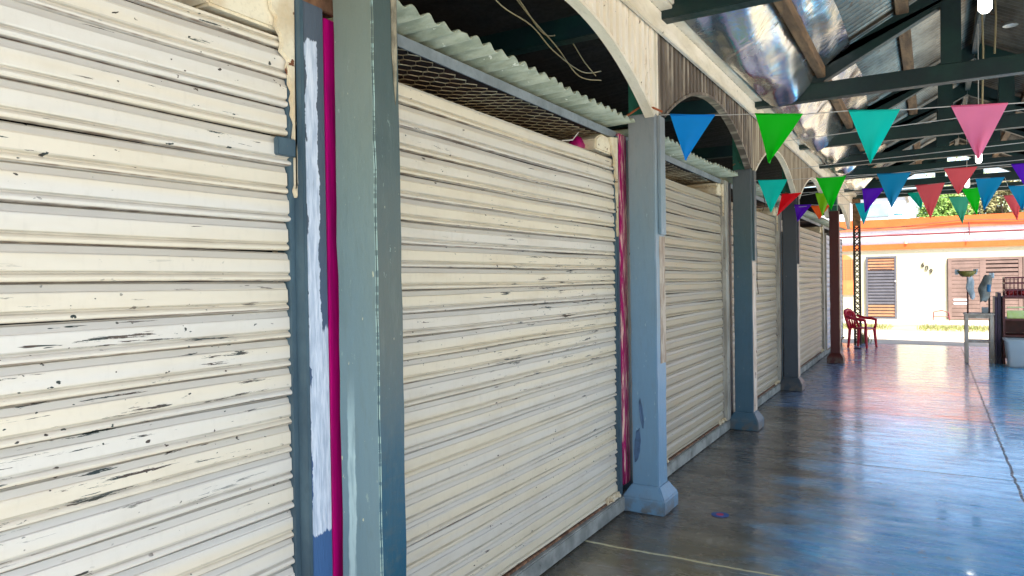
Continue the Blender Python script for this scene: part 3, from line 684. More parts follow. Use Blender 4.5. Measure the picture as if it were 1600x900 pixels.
# awnings
al = ['grey green corrugated sheet awning with chicken wire over the nearest shutter', 'grey green corrugated sheet awning with chicken wire over the second shutter',
      'corrugated sheet awning over the grimy shutter beyond the light blue column', 'corrugated sheet awning between the slate teal and dark slate columns', 'corrugated sheet awning before the dark red column', 'corrugated sheet awning over the last shutter by the street']
AW = [(-1.0, 1.64), (1.94, 4.27), (4.50, 7.05), (7.28, 9.74), (9.96, 13.1), (13.35, 17.1)]
for i, (a, b) in enumerate(AW):
    t = thing('awning', (WX, a, 2.41), al[i], 'awning', 'corrugated awnings over the shutters')
    O = (WX, a, 2.41); mb = MB(); n = int((b - a) / .0125); rnd = random.Random(i)
    jit = [rnd.uniform(-.012, .012) for _ in range(200)]
    sag = .02 if i == 2 else .006
    def zz(y, x):
        return 2.484 + abs(x - WX) * .10 + .013 * math.cos(2 * math.pi * (y - a) / .10) - sag * math.sin(math.pi * (y - a) / (b - a))
    for off_, fl_ in ((0, 0), (.006, 1)):
        def fn(u, v):
            y = a + (b - a) * u; xe = -1.612 + jit[int((y - a) / .42)] + .002 * math.sin(80 * y)
            x = -2.9 + (xe + 2.9) * v
            return (x, y, zz(y, x) + off_)
        mb.grid(n, 6, fn)
    # closed lip
    N = n + 1; o2 = (n + 1) * 7
    for k in range(n): mb.f.append((k * 7 + 6, (k + 1) * 7 + 6, o2 + (k + 1) * 7 + 6, o2 + k * 7 + 6))
    mb.build('corrugated_sheet', FIBRE, t, off=O, smooth=True)
    am = MB(); am.box(WX - .005, WX + .003, a - .12, b + .12, 2.405, 2.452); am.box(WX - .05, WX - .0051, a - .12, b + .12, 2.446, 2.452)
    am.build('angle_iron', ANGLE, t, off=O)
    MB().box(-2.85, WX - .052, a, b, 2.452, 2.458).build('ceiling_board', RUSTDK, t, off=O)
    # chicken wire ceiling
    if i < 3:
        cw = MB(); px_, py_ = .058, .085; x = -2.55; r = .0025
        yy0, yy1 = a, min(b, a + 2.6)
        def W_(x, y): return Vector((x + .004 * math.sin(9 * y), y + .004 * math.sin(11 * x), 2.425 + .010 * math.sin(6 * y + 3 * x) + .006 * math.sin(5 * x)))
        ny_ = int((yy1 - yy0) / py_); nx_ = int(.80 / (px_))
        for ix in range(nx_):
            for iy in range(ny_):
                cx = -2.56 + ix * px_; cy = yy0 + iy * py_ + (py_ / 2 if ix % 2 else 0)
                A = W_(cx, cy); B = W_(cx + px_ * .45, cy); D1 = W_(cx + px_, cy + py_ / 2); D2 = W_(cx + px_, cy - py_ / 2)
                cw.tube([A, B], r * 1.5, 3, False); cw.tube([B, D1], r, 3, False); cw.tube([B, D2], r, 3, False)
        cw.build('chicken_wire', WIRE, t, off=O, norm=False)
# dark red board between posts near the dark slate column
tag(MB().box(0, .02, 0, .42, .12, .52).build('low_board', DKRED, bevel=.003), 'low dark red board behind the dark slate column', 'board').location = (-1.715, 9.99, 0)
tag(MB().box(0, .02, 0, .42, .525, 2.1).build('panel_board', POSTW, bevel=.003), 'dull taupe panel behind the dark slate column', 'panel').location = (-1.715, 9.99, 0)
tag(MB().tube([(0, 0, 0), (.02, .1, .02), (.01, .2, .08)], .004, 5).build('wire_loop', SOCK), 'thin white wire curling over the shutter top', 'wire').location = (-1.80, 3.6, 2.29)
tag(MB().lathe([(0, 0), (.045, .0), (.055, .06), (.03, .11), (0, .12)], 12).build('cloth_bundle', MAG, smooth=True), 'magenta cloth bundle stuffed above the shutter', 'cloth').location = (-1.86, 3.92, 2.26)
tag(MB().box(0, .04, 0, .8, 0, .05).build('timber_batten', CREAM, bevel=.003), 'pale timber batten above the second shutter', 'batten').location = (-2.05, 3.2, 2.33)

# cables in the dark space
for k, (pts, lab) in enumerate([([(-2.2, 3.3, 3.35), (-2.2, 3.56, 3.16), (-2.2, 3.99, 3.14), (-2.2, 4.3, 3.06), (-2.2, 4.75, 3.03), (-2.2, 5.1, 3.12)], 'beige cable drooping in the dark behind the first arch, the lowest one'),
                ([(-2.25, 3.5, 3.45), (-2.2, 3.85, 3.25), (-2.22, 4.2, 3.15), (-2.2, 4.5, 3.22), (-2.18, 4.75, 3.10), (-2.2, 5.0, 3.06)], 'kinked beige cable looping in the dark behind the first arch'),
                ([(-2.3, 3.6, 3.45), (-2.2, 3.95, 3.20), (-2.2, 4.35, 3.10), (-2.25, 4.8, 3.02), (-2.2, 5.1, 3.05)], 'thin beige cable crossing the kinked one behind the first arch')]):
    tag(MB().tube(smooth_path(pts), .0045, 5).build('cable', CABLE, smooth=True), lab, 'cable', 'beige cables behind the first arch')
bw = MB().tube([(-1.32, 5.5, 3.36), (-1.2, 5.52, 3.335), (-1.09, 5.58, 3.35), (-.97, 5.5, 3.41)], .004, 5)
for t_ in (.45, .6, .9):
    p = Vector((-1.32 + .35 * t_ / .9, 5.53, 3.335 + .05 * t_ ** 3)); bw.bar(p - Vector((.012, 0, .012)), p + Vector((.012, 0, .012)), .004, .004)
tag(bw.build('barbed_wire', BLACKW), 'black barbed wire strand under the nearest foil sheet', 'wire')
tag(MB().tube([(0, 0, 0), (.01, .01, -.12), (.03, .0, -.22), (.0, .02, -.30)], .0035, 5).build('hanging_wire', BLACKW), 'thin dark wire hanging beside the upper green pennant', 'wire').location = (-1.44, 7.3, 2.45)
tag(MB().tube([(0, 0, 0), (.012, .0, -.2), (.004, .02, -.5), (.02, 0, -.62)], .003, 5).build('hanging_wire', BLACKW), 'thin dark wire running down the slate teal column', 'wire').location = (-1.49, 7.23, 1.95)
tag(MB().tube([(-1.70, 4.25, 2.52), (-1.63, 4.27, 2.56), (-1.55, 4.27, 2.60), (-1.49, 4.28, 2.57), (-1.45, 4.32, 2.55)], .007, 5).build('tied_rope', paint('rust_orange_rope', srgb(170, 90, 50), k=9, rough=.9)), 'rust orange rope tied round the top of the light blue column', 'rope')

# ------------------------------------------------------------------ pendant lamps
def lamp(x, y, z, r, label, cordtop):
    t = thing('pendant_lamp', (x, y, z), label, 'lamp', 'lit lamps hanging under the ridge')
    MB().lathe([(0, -.075), (r * .6, -.072), (r, -.055), (r, .055), (r * .7, .07), (0, .072)], 14).build('bulb', GLOW, t, smooth=True)
    MB().lathe([(0, .072), (.02, .073), (.022, .12), (.012, .135), (0, .136)], 10).build('socket', SOCK, t, smooth=True)
    MB().tube([(0, 0, .136), (.003, 0, cordtop - z)], .004, 5).build('cord', SOCK, t)
    return t
lamp(.27, 4.75, 3.025, .033, 'bright lit tube lamp nearest, at the top of the view', 3.9)
lamp(.42, 8.5, 2.68, .028, 'bright lamp seen beside the tip of the pink pennant', 4.0)
lamp(.45, 12.0, 2.80, .032, 'small bright lamp beside the coral pennant, far down the aisle', 4.0)
for k, (x, y, z0, z1) in enumerate([(.42, 7.9, 3.0, 4.15), (.50, 7.6, 3.45, 4.1)]):
    tag(MB().tube([(x, y, z0), (x + .012, y, (z0 + z1) / 2), (x, y, z1)], .008, 5).build('cable', CABLE), ['pale cord hanging below the near lamp', 'short pale cord hanging right of the near lamp'][k], 'cord')
t = thing('ceiling_reflector', (.60, 7.4, 3.62), 'small pale round lamp reflector right of the near lamp', 'lamp')
MB().lathe([(0, .02), (.03, .02), (.055, 0), (.057, -.006)], 18).build('dish', SOCK, t, smooth=True)

# ------------------------------------------------------------------ bunting
def bunting(y, zL, zR, xs, flags, label, seed):
    x0, x1 = xs; t = thing('bunting', (x0, y, zL), label, 'bunting', 'pennant strings across the aisle')
    rnd = random.Random(seed)
    def zs(x):
        u = (x - x0) / (x1 - x0); return zL + (zR - zL) * u
    pts = sorted([(f[1], f[2]) for f in flags] + [(f[3], f[4]) for f in flags])
    P = [(0, 0, 0)] + [(a - x0, rnd.uniform(-.004, .004), b - zL) for a, b in pts if a > x0 + .02] + [(x1 - x0, 0, zR - zL)]
    MB().tube(P, .0028, 5).build('string', TWINE, t)
    for (c, xa, za, xb, zb, xt, zt) in flags:
        mb = MB(); N = 10; ph = rnd.uniform(0, 6); am = rnd.uniform(.010, .024); sw = rnd.uniform(-.06, .06)
        def fn(u, v, th=0):
            # u across, v down
            top = Vector((xa + (xb - xa) * u, 0, za + (zb - za) * u)); tip = Vector((xt, 0, zt))
            p = top.lerp(tip, v)
            wv = am * math.sin(7 * u + ph + 2 * v) * (v * 1.2 + .1) + sw * v * v
            return (p.x - x0, wv + th, p.z - zL)
        mb.grid(N, N, lambda u, v: fn(u, v * .985))
        mb.build('pennant', PCOL[c], t, smooth=True, norm=False)['label'] = {'azure': 'mid blue'}.get(c, c) + ' triangular cloth pennant'
        # stitched hem roll on the string
        MB().tube([(xa - x0, -.001, za - zL), ((xa + xb) / 2 - x0, .002, (za + zb) / 2 - zL - .001), (xb - x0, -.001, zb - zL)], .0055, 6).build('hem', PCOL[c], t, smooth=True)
bunting(4.40, 2.55, 2.25, (-1.50, 2.35), [('blue', -1.425, 2.544, -1.141, 2.502, -1.342, 2.246), ('green', -.901, 2.478, -.635, 2.439, -.813, 2.162),
        ('turquoise', -.393, 2.428, -.14, 2.397, -.283, 2.111), ('pink', .097, 2.384, .344, 2.363, .214, 2.082)],
        'nearest pennant string, with the large blue, green, turquoise and pink pennants', 1)
bunting(7.15, 2.44, 2.37, (-1.50, 2.35), [('turquoise', -1.447, 2.439, -1.176, 2.421, -1.326, 2.113), ('green', -.921, 2.417, -.665, 2.412, -.798, 2.109),
        ('azure', -.414, 2.407, -.148, 2.394, -.3, 2.094), ('coral', .102, 2.405, .342, 2.398, .203, 2.165), ('purple', .577, 2.397, .799, 2.396, .687, 2.16)],
        'second pennant string, from the slate teal column, starting with turquoise and green pennants', 2)
def sc(l, k): return [(c, a * k, 1.5 + (b - 1.5) * k, d * k, 1.5 + (e - 1.5) * k, f * k, 1.5 + (g_ - 1.5) * k) for c, a, b, d, e, f, g_ in l]
bunting(8.40, 2.43, 2.40, (-1.50, 2.35), sc([('red', -1.678, 2.584, -1.44, 2.577, -1.755, 2.303), ('purple', -.732, 2.575, -.485, 2.563, -.699, 2.262), ('coral', -.157, 2.568, .145, 2.573, -.001, 2.158),
        ('azure', .45, 2.599, .73, 2.589, .527, 2.216), ('azure', .76, 2.485, 1.013, 2.486, .888, 2.193)], .857), 'third pennant string, starting with a folded red pennant', 3)
bunting(9.10, 2.45, 2.38, (-1.50, 2.35), sc([('lime', -1.662, 2.886, -1.406, 2.877, -1.566, 2.493), ('teal', -.312, 2.782, -.084, 2.795, -.121, 2.507), ('green', .414, 2.795, .675, 2.793, .599, 2.373)], .711),
        'fourth pennant string, with small lime, teal and green pennants', 4)
bunting(9.60, 2.38, 2.38, (-1.50, 2.35), sc([('purple', -1.997, 2.715, -1.724, 2.696, -1.939, 2.417), ('orange', -1.734, 2.676, -1.437, 2.666, -1.607, 2.442), ('cyan', -1.062, 2.672, -.819, 2.676, -.934, 2.309),
        ('seagreen', .239, 2.681, .52, 2.669, .418, 2.256), ('coral', .936, 2.648, 1.169, 2.649, 1.098, 2.267)], .75), 'farthest pennant string, with small purple, orange, cyan and sea green pennants', 5)
for k, (y, z) in enumerate([(7.6, 2.93), (8.9, 2.83), (10.5, 2.86), (12, 2.78)]):
    tag(MB().tube([(-1.45, y, z - .06), (-.3, y, z - .03), (.8, y, z + .0), (2.35, y, z + .04)], .004, 5).build('guy_wire', TWINE),
        ['bare pale string stretched across the aisle behind the nearest pennants', 'bare pale string across the aisle just above the mid pennants', 'bare pale string across the far aisle above the coral pennant', 'bare pale string across the aisle, the farthest one'][k], 'string', 'bare strings across the aisle')

# ------------------------------------------------------------------ house across the street
HY = 27.0
h = thing('house', (0, HY, 0), 'cream single storey house with orange bands across the street', 'house')
def HB(nm, m_, x0, x1, y0, y1, z0, z1, par=h, bev=0): return MB().box(x0, x1, y0, y1, z0, z1).build(nm, m_, par, bevel=bev)
HB('wall', HOUSE, -14, 14, 0, 5, -.06, 2.34)
HB('upper_wall', WHITE, -14, 14, -.01, 5, 2.53, 3.0)
HB('roof', WHITE, -13.9, 13.9, .16, 4.9, 3.002, 3.1)
HB('lower_band', ORANGE, -14, 14, -.05, .3, 2.341, 2.529)
HB('parapet', ORANGE, -14, 14, -.06, .15, 3.10, 3.37)
HB('parapet_foot', SALMON, -14, 14, -.05, .15, 3.001, 3.099)
MB().tube([(-14, -.10, 2.81), (14, -.10, 2.83)], .032, 8).build('pipe', PIPE, h)
MB().tube([(1.05, -.14, 3.15), (1.06, -.15, 2.72)], .018, 6).build('drain_spout', PIPE, h)
MB().tube([(-2.2, -.09, 3.02), (-.5, -.09, 3.12), (.9, -.09, 3.22), (1.2, -.09, 3.21), (3, -.09, 3.12), (6, -.09, 3.16)], .010, 5).build('overhead_cable', BLACKW, h)
MB().lathe([(0, 0), (.05, 0), (.05, .08), (0, .1)], 10, (-.72, -.04, 2.52)).build('vent_knob', PLASTER, h)
d = MB().box(-1.93, -1.03, -.07, -.003, 0, 2.12)
dr = HB('door', DOORG, -1.90, -1.02, -.03, -.004, .0, 2.10)
fr = MB(); fr.box(-1.92, -1.86, -.08, -.031, 0, 2.12); fr.box(-1.06, -1.0, -.08, -.031, 0, 2.12); fr.box(-1.86, -1.06, -.08, -.031, 2.06, 2.12); fr.box(-1.86, -1.06, -.08, -.031, 0, .05)
fr.build('door_frame', DOORG, dr)
sg, stn, stl = MB(), MB(), MB()
for k in range(19):
    z = .08 + k * .105; tan = k < 4 or k > 14
    b_ = ((stn if k > 9 else stl) if tan else sg); b_.add([(-1.86, -.034, z), (-1.06, -.034, z), (-1.06, -.065, z + .012), (-1.86, -.065, z + .012), (-1.86, -.065, z + .066), (-1.06, -.065, z + .066), (-1.06, -.034, z + .078), (-1.86, -.034, z + .078)],
           [(0, 1, 2, 3), (3, 2, 5, 4), (4, 5, 6, 7)])
sg.build('grey_slats', DOORG, dr); stn.build('upper_tan_slats', DOORT, dr); stl.build('lower_tan_slats', DOORT, dr)
MB().box(-1.80, -1.12, -.075, -.066, 1.67, 1.70).build('slot_row', GAPC, dr)
MB().lathe([(0, 0), (.02, 0), (.02, .04), (0, .05)], 8, (-1.04, -.09, 1.25)).build('door_knob', WHITE, dr)
gt = HB('gate', GAPC, .45, 4.45, -.03, -.004, .02, 1.99)
for (x0, x1) in ((.47, 2.44), (2.46, 4.43)):
    lf = MB(); lf.box(x0, x0 + .10, -.075, -.031, .02, 2.0); lf.box(x1 - .10, x1, -.075, -.031, .02, 2.0); lf.box(x0 + .1, x1 - .1, -.075, -.031, 1.92, 2.0); lf.box(x0 + .1, x1 - .1, -.075, -.031, .02, .10)
    lf.box((x0 + x1) / 2 - .12, (x0 + x1) / 2 + .04, -.07, -.031, .1, 1.92)
    lf.build('leaf_frame', GATE, gt)
    bd, bt = MB(), MB()
    for k in range(14):
        z = .12 + k * .130; seg = [(x0 + .1, (x0 + x1) / 2 - .12), ((x0 + x1) / 2 + .04, x1 - .1)]
        for q, (a, b) in enumerate(seg):
            g2 = .118 if not (k >= 10 and q == 1) else .085
            if k >= 10 and q == 1: bt.box(a, b - .0, -.062, -.031, z, z + g2)
            else: bd.box(a, b, -.062, -.031, z, z + g2)
    bd.build('boards', GATE, gt); bt.build('slotted_boards', GATE, gt)
for (x0, x1, z0, z1) in ((.62, 1.0, .62, .68), (.62, 1.0, .50, .56)):
    MB().box(x0, x1, -.07, -.063, z0, z1).build('pale_patch', WHITE, gt)
HB('door_step', PAVE, -2.0, -.9, -.25, -.004, -.05, -.001)
# window with arched orange grille on the left
wn = HB('window', GAPC, -2.95, -2.28, -.012, -.003, .82, 2.0)
gr = MB(); pts = [(-2.95 + .67 * k / 10, 2.0 + .22 * math.sin(math.pi * k / 10)) for k in range(11)]
gr.prism([(-2.95, .82), (-2.28, .82)] + pts[::-1], 'y', -.03, -.013)
gr.build('grille_panel', GRILLE, wn)
hol = MB()
for i in range(9):
    for j in range(8): hol.box(-2.90 + j * .08, -2.865 + j * .08, -.034, -.031, 1.35 + i * .08, 1.385 + i * .08)
hol.build('grille_openings', GAPC, wn)
def digit(ch, x, z):
    cu = bpy.data.curves.new('digit', 'FONT'); cu.body = ch; cu.size = .22; cu.extrude = .008; cu.align_x = 'CENTER'; cu.align_y = 'CENTER'
    o = bpy.data.objects.new('digit_tmp', cu); C.objects.link(o); bpy.context.view_layer.update()
    me = bpy.data.meshes.new_from_object(o.evaluated_get(bpy.context.evaluated_depsgraph_get())); bpy.data.objects.remove(o)
    me.materials.clear(); me.materials.append(NUM)
    q = bpy.data.objects.new('house_number', me); C.objects.link(q); q.parent = h; q.location = (x, -.015, z); q.rotation_euler = (R(90), R(8), 0); return q
digit('6', -.24, 1.80); digit('0', -.13, 1.69); digit('9', -.01, 1.58)
def patch(x, z, rx, rz, seed, mat):
    rnd = random.Random(seed); n = 14
    MB().prism([(x + rx * math.cos(2 * math.pi * k / n) * rnd.uniform(.7, 1.2), z + rz * math.sin(2 * math.pi * k / n) * rnd.uniform(.7, 1.2)) for k in range(n)], 'y', -.004, -.0015).build('bare_patch', mat, h)
RAW = paint('bare_grey_render', srgb(176, 190, 184), srgb(160, 172, 166), k=6, rough=.95)
patch(-.20, .80, .11, .10, 1, RAW); patch(.30, .68, .10, .16, 2, RAW); patch(-.95, .12, .05, .14, 3, RAW)
# pale building and tank behind, bicycle rail
b2 = thing('building', (-2.6, 38, 0), 'pale white block building behind the house, left of the trees', 'building')
MB().box(-5, 1.55, 0, 5, -.06, 5.3).build('wall', WHITE, b2); MB().box(-5.1, 1.65, -.1, 5.1, 5.302, 5.45).build('roof_slab', WHITE, b2)
MB().box(-.2, .9, -.03, -.003, 4.3, 4.9).build('window', TANK, b2)
tk = thing('water_tank', (-1.05, 30.2, 3.1), 'pale blue domed water tank on the house roof', 'water tank')
MB().lathe([(0, .003), (.52, .003), (.54, .3), (.52, .42), (.36, .55), (.14, .62), (.14, .66), (0, .67)], 24).build('tank_body', TANK, tk, smooth=True)
MB().lathe([(.15, .661), (.16, .66), (.16, .70), (0, .72)], 16).build('tank_lid', TANK, tk, smooth=True)
rl = thing('handrail', (.24, 26.35, 0), 'small bent metal hand rail against the house wall by the gate', 'rail')
MB().tube([(-.2, 0, -.004), (-.18, 0, .28), (.05, 0, .33), (.22, 0, .26), (.26, 0, -.004)], .018, 6).build('rail_tube', PIPE, rl)
MB().tube([(-.18, .0, .14), (.24, 0, .12)], .014, 6).build('cross_tube', PIPE, rl)

# ------------------------------------------------------------------ trees beyond
def tree(x, y, hgt, rx, rz, leaf, label, seed, n=5200, cz=None):
    t = thing('tree', (x, y, -.06), label, 'tree', 'trees beyond the house'); rnd = random.Random(seed)
    tr = MB(); cz = cz or hgt - rz
    tr.tube([(0, 0, 0), (.05, 0, cz * .5), (0, .05, cz)], [.22, .16, .09], 8)
    cl = []
    for k in range(26):
        a = rnd.uniform(0, 6.3); q = rnd.uniform(.25, 1); zz_ = rnd.uniform(-.8, 1)
        c = Vector((rx * q * math.cos(a) * math.sqrt(1 - zz_ * zz_ * .8), rx * q * math.sin(a) * math.sqrt(1 - zz_ * zz_ * .8), cz + rz * zz_ * .85)); cl.append((c, rnd.uniform(.22, .42) * rx))
        if k < 12: tr.tube([(0, .03, cz * rnd.uniform(.5, .9)), c * .5 + Vector((0, 0, cz * .45)), c], [.06, .035, .012], 5)
    tr.build('trunk', BARK, t)
    lf = MB()
    for _ in range(n):
        c, r_ = rnd.choice(cl); d = Vector((rnd.gauss(0, 1), rnd.gauss(0, 1), rnd.gauss(0, 1))); d = d.normalized() * r_ * rnd.uniform(.5, 1.05) ** .5
        p = c + d; s_ = rnd.uniform(.05, .11); u = Vector((rnd.gauss(0, 1), rnd.gauss(0, 1), rnd.gauss(0, 1))).normalized(); v = u.orthogonal().normalized()
        lf.add([p - u * s_, p + v * s_ * .5, p + u * s_, p - v * s_ * .5], [(0, 1, 2, 3)])
    lf.build('crown', leaf, t, norm=False)
tree(.35, 36.5, 5.1, 1.15, 1.1, LEAF, 'small green tree showing above the parapet, between pale building and dry tree', 3)
tree(2.7, 36, 5.4, 1.3, 1.4, LEAFB, 'dry brownish tree above the parapet on the right', 4)
tree(1.6, 46, 7.6, 2.2, 1.6, LEAFF, 'tall green tree far behind, glimpsed between the roof beams', 5, 7000)
tree(5.8, 40, 7.5, 2.6, 2.3, LEAFB, 'broad dry tree far right behind the house', 6, 6000)

# ------------------------------------------------------------------ red plastic armchair
ch = thing('plastic_chair', (-1.24, 16.25, 0), 'red plastic armchair by the lattice post at the end of the aisle', 'chair', rz=R(-112)); ch.scale = (.86, .86, .92)
# local: faces -Y... seat front at +Y
def CP(mb, nm, **k): return mb.build(nm, CHAIR, ch, **k)
CP(MB().grid(8, 8, lambda u, v: (-.23 + .46 * u + (.02 * (v - .5)) * (2 * u - 1), -.22 + .44 * v, .43 + .02 * (2 * u - 1) ** 2 - (.03 * max(0, v - .8) * 5 * .4))), 'seat', solid=.012, smooth=True)
for sx in (-1, 1):
    for sy in (-1, 1):
        CP(MB().tube([(sx * .21, sy * .19, .43), (sx * .225, sy * .205, .2), (sx * .235, sy * .225, .003)], [.042, .036, .028], 6), 'leg')
bk = MB()
def arcx(a, z): return (.25 * math.sin(a), -.20 - .06 * math.cos(a) - .10 * (z - .43) / .4, z)
bk.tube([(-.235, -.19, .42), arcx(-1.25, .62), arcx(-1.0, .76), arcx(-.5, .82), arcx(0, .835), arcx(.5, .82), arcx(1.0, .76), arcx(1.25, .62), (.235, -.19, .42)], [.034, .032, .034, .04, .042, .04, .034, .032, .034], 6)
for a in (-.75, -.38, 0, .38, .75): bk.tube([arcx(a, .43), arcx(a * 1.05, .6), arcx(a, .80)], [.028, .02, .03], 5)
CP(bk, 'backrest', smooth=True)
for sx in (-1, 1):
    CP(MB().tube([(sx * .24, -.24, .70), (sx * .275, -.08, .655), (sx * .285, .10, .645), (sx * .27, .20, .62), (sx * .245, .21, .52), (sx * .22, .19, .43)], [.032, .036, .038, .034, .030, .034], 6), 'armrest', smooth=True)
tag(MB().lathe([(0, .004), (.07, .004), (.07, .012), (0, .016)], 12).build('pan_lid', DARK), 'small dark round thing on the floor under the red chair', 'lid').location = (-1.30, 15.9, 0)

# ------------------------------------------------------------------ stand, bowl, bags
st = thing('display_stand', (.68, 14.2, 0), 'grimy pale stand with lower shelf and two upright poles', 'stand')
for sx in (-1, 1):
    for sy in (-1, 1): MB().box(sx * .175 - .026, sx * .175 + .026, sy * .14 - .024, sy * .14 + .024, .003, .80).build('leg', STAND, st, bevel=.003)
MB().box(-.215, .215, -.175, .175, .801, .83).build('tabletop', STAND, st, bevel=.004)
for ya in (-.152, .135): MB().box(-.156, .156, ya, ya + .017, .745, .80).build('apron', STAND, st)
MB().box(-.20, .20, -.16, .16, .34, .375).build('shelf', STAND, st, bevel=.004)
for x, nm in ((-.155, 1), (.145, 2)): MB().tube([(x, -.1, .831), (x, -.1, 1.44)], .013, 8).build('pole', DKRED if nm == 1 else DARK, st)
MB().box(.04, .13, -.13, -.04, .831, .93).build('grey_box', ANGLE, st, bevel=.003)
bo = thing('bowl', (.515, 14.1, 1.442), 'olive yellow bowl on top of the left pole of the stand', 'bowl')
MB().lathe([(0, 0), (.07, 0), (.11, .04), (.145, .10), (.138, .10), (.10, .045), (0, .01)], 22).build('bowl_shell', BOWL, bo, smooth=True)
def cloth(nm, x, y, z0, z1, w_, mat, label, seed, lean=.05, cat='cloth'):
    mb = MB(); rnd = random.Random(seed); ph = rnd.uniform(0, 6)
    def fn(u, v):
        a = 2 * math.pi * u; r_ = w_ * (.35 + .65 * math.sin(math.pi * min(1, .12 + v * .80))) * (1 + .12 * math.sin(3 * a + ph + 5 * v))
        return (r_ * math.cos(a) + lean * v + .01 * math.sin(9 * v), r_ * .55 * math.sin(a), (z1 - z0) * (1 - v) + .012 * math.sin(2 * a + ph))
    mb.grid(20, 12, fn); o = mb.build(nm, mat, smooth=True); o.location = (x, y, z0); tag(o, label, cat); return o
cloth('hanging_cloth', .545, 14.02, 1.07, 1.44, .055, CLOTH, 'pale cloth sleeve hanging below the olive bowl', 3, .04)
bg_ = cloth('plastic_bag', .80, 14.02, 1.03, 1.46, .085, BAG, 'bulky grey plastic bag hanging from the right pole', 5, -.07, 'bag')
MB().grid(4, 4, lambda u, v: (-.01 + .05 * u, -.055 - .008 * math.sin(3 * u), .16 + .12 * v)).build('blue_print', BAGB, bg_, smooth=True)
for k, (x, z) in enumerate(((.38, 1.50), (.64, 1.50))):
    tag(MB().grid(4, 4, lambda u, v: (-.035 + .07 * u * (1 - .3 * v), .01 * math.sin(6 * u), -.09 * v + .05)).build('paper_corner', CLOTH, smooth=True), ['white cloth corner folded over the left rim of the olive bowl', 'white cloth corner folded over the right rim of the olive bowl'][k], 'cloth').location = (x, 14.08, z + .02)
tag(MB().grid(4, 4, lambda u, v: (-.03 + .07 * u, .01 * math.sin(6 * u), -.09 * v)).build('paper_corner', CLOTH, smooth=True), 'white scrap caught at the top of the grey bag', 'cloth').location = (.85, 14.0, 1.50)

# ------------------------------------------------------------------ cabinet, crate, bin
for k, (x0, x1, z1) in enumerate(((.895, .93, 1.10), (.935, .985, 1.17))):
    tag(MB().box(x0, x1, 14.05, 14.5, .003, z1).build('standing_board', PURP, bevel=.004), ['dark purple board standing upright, the shorter one next to the stand', 'dark purple board standing upright against the maroon cabinet'][k], 'board', 'dark boards beside the cabinet')
cb = thing('cabinet', (1.45, 14.3, 0), 'dark maroon open shelf cabinet on the right with goods on its shelves', 'cabinet')
cbx = MB(); cbx.box(-.45, -.415, -.3, .3, .003, 1.10); cbx.build('side_panel', MAROON, cb, bevel=.003)
MB().box(.415, .45, -.3, .3, .003, 1.10).build('side_panel', MAROON, cb, bevel=.003)
for z in (.45, .72, 1.075): MB().box(-.414, .414, -.3, .3, z, z + .03).build('shelf', MAROON, cb, bevel=.003)
MB().box(-.414, .414, .27, .29, .05, .449).build('back_panel', DARK, cb)
MB().box(-.414, .414, .27, .29, .482, .719).build('back_panel', MAROON, cb)
tag(MB().box(-.36, .36, -.02, .02, 0, .13).build('card_box', LIME, bevel=.003), 'lime green and white printed box on the upper cabinet shelf', 'box').location = (1.42, 14.06, .752)
tag(MB().box(-.36, .36, -.02, .02, 0, .02).build('card_tray', LIME, bevel=.003), 'thin lime tray edge above the lime box in the cabinet', 'tray').location = (1.42, 14.06, .925)
cr = thing('crate', (1.36, 14.2, 1.107), 'dark red open lattice plastic crate on top of the maroon cabinet', 'crate')
cm = MB(); Lx, Ly, Hz = .33, .22, .33
for z in (0.0, .10, .21, Hz - .03):
    cm.box(-Lx, Lx, -Ly, -Ly + .012, z, z + .022); cm.box(-Lx, Lx, Ly - .012, Ly, z, z + .022); cm.box(-Lx, -Lx + .012, -Ly + .012, Ly - .012, z, z + .022); cm.box(Lx - .012, Lx, -Ly + .012, Ly - .012, z, z + .022)
cm.build('rail', CRATE, cr)
cv = MB()
for k in range(13):
    x = -Lx + .006 + (2 * Lx - .012) * k / 12
    for yy in (-Ly + .002, Ly - .010): cv.box(x - .005, x + .005, yy, yy + .008, .023, Hz - .031)
for k in range(1, 8):
    y = -Ly + 2 * Ly * k / 8
    for xx in (-Lx + .002, Lx - .010): cv.box(xx, xx + .008, y - .005, y + .005, .023, Hz - .031)
cv.build('lattice', CRATE, cr)
MB().box(-Lx + .013, Lx - .013, -Ly + .013, Ly - .013, .002, .012).build('bottom', CRATE, cr)
for k in range(7):
    tag(MB().lathe([(0, 0), (.035, .0), (.052, .04), (.048, .085), (.02, .105), (0, .10)], 12).build('red_fruit', REDS, smooth=True), 'round red fruit lying in the dark red crate', 'fruit', 'red fruit in the crate').location = (1.10 + .085 * k, 14.08 + .06 * (k % 2), 1.122)
bi = thing('storage_bin', (1.33, 13.7, 0), 'frosted clear plastic storage bin on the floor before the cabinet', 'bin')
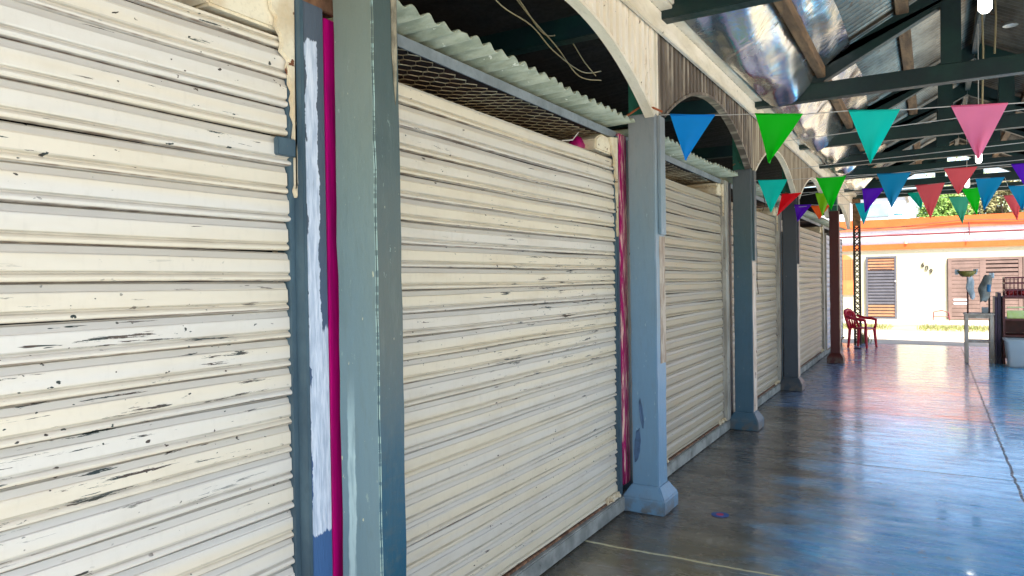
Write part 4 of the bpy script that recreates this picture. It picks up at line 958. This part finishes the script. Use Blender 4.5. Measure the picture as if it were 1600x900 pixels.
bb = MB(); rr = [(.27, .17, .003), (.29, .19, .02), (.325, .215, .42), (.345, .235, .42), (.345, .235, .445), (.318, .208, .445), (.28, .18, .03)]
for a, b, z in rr:
    for k in range(4):
        cx, cy = ((1, 1), (-1, 1), (-1, -1), (1, -1))[k]
        for q in range(4):
            an = k * math.pi / 2 + q * math.pi / 6; bb.v.append((cx * (a - .04) + .04 * math.cos(an), cy * (b - .04) + .04 * math.sin(an), z))
for i in range(len(rr) - 1):
    for k in range(16): bb.f.append((i * 16 + k, i * 16 + (k + 1) % 16, (i + 1) * 16 + (k + 1) % 16, (i + 1) * 16 + k))
bb.f.append(tuple(range(16))[::-1]); bb.f.append(tuple(6 * 16 + k for k in range(16)))
bb.build('bin_shell', BIN, bi, smooth=False)
tag(MB().box(-.2, .2, -.12, .12, 0, .16).build('folded_cloth', CLOTH, bevel=.03), 'pale folded cloth seen inside the storage bin', 'cloth').location = (1.33, 13.7, .045)
tag(MB().box(-.16, .16, -.10, .10, 0, .07).build('folded_cloth', BAGB, bevel=.02), 'blue folded cloth lying on the pale one inside the storage bin', 'cloth').location = (1.33, 13.7, .207)
# sticker on the floor
sk = thing('floor_sticker', (-1.156, 4.46, 0), 'worn blue sticker stuck on the floor near the light blue column', 'sticker')
MB().lathe([(.0, .0045), (.052, .0045), (.055, .0035)], 20).build('disc', STICK, sk); MB().lathe([(0, .006), (.022, .006), (.023, .0045)], 12).build('printed_centre', STICKR, sk)
# small weeds by the lattice post
wd_ = MB(); rnd = random.Random(9)
for k in range(60):
    a = rnd.uniform(0, 6.3); l = rnd.uniform(.12, .34); x, y = rnd.gauss(0, .05), rnd.gauss(0, .05)
    p = Vector((x, y, 0)); q = p + Vector((math.cos(a) * l * .5, math.sin(a) * l * .5, l)); s_ = Vector((-math.sin(a), math.cos(a), 0)) * .012
    wd_.add([p - s_ * .4, p + s_ * .4, p.lerp(q, .6) + s_, q, p.lerp(q, .6) - s_], [(0, 1, 2, 3, 4)])
wo = wd_.build('weed_plant', GRASS, norm=False); wo.location = (-1.30, 17.3, -.05); tag(wo, 'small green weed growing at the foot of the lattice post', 'plant')
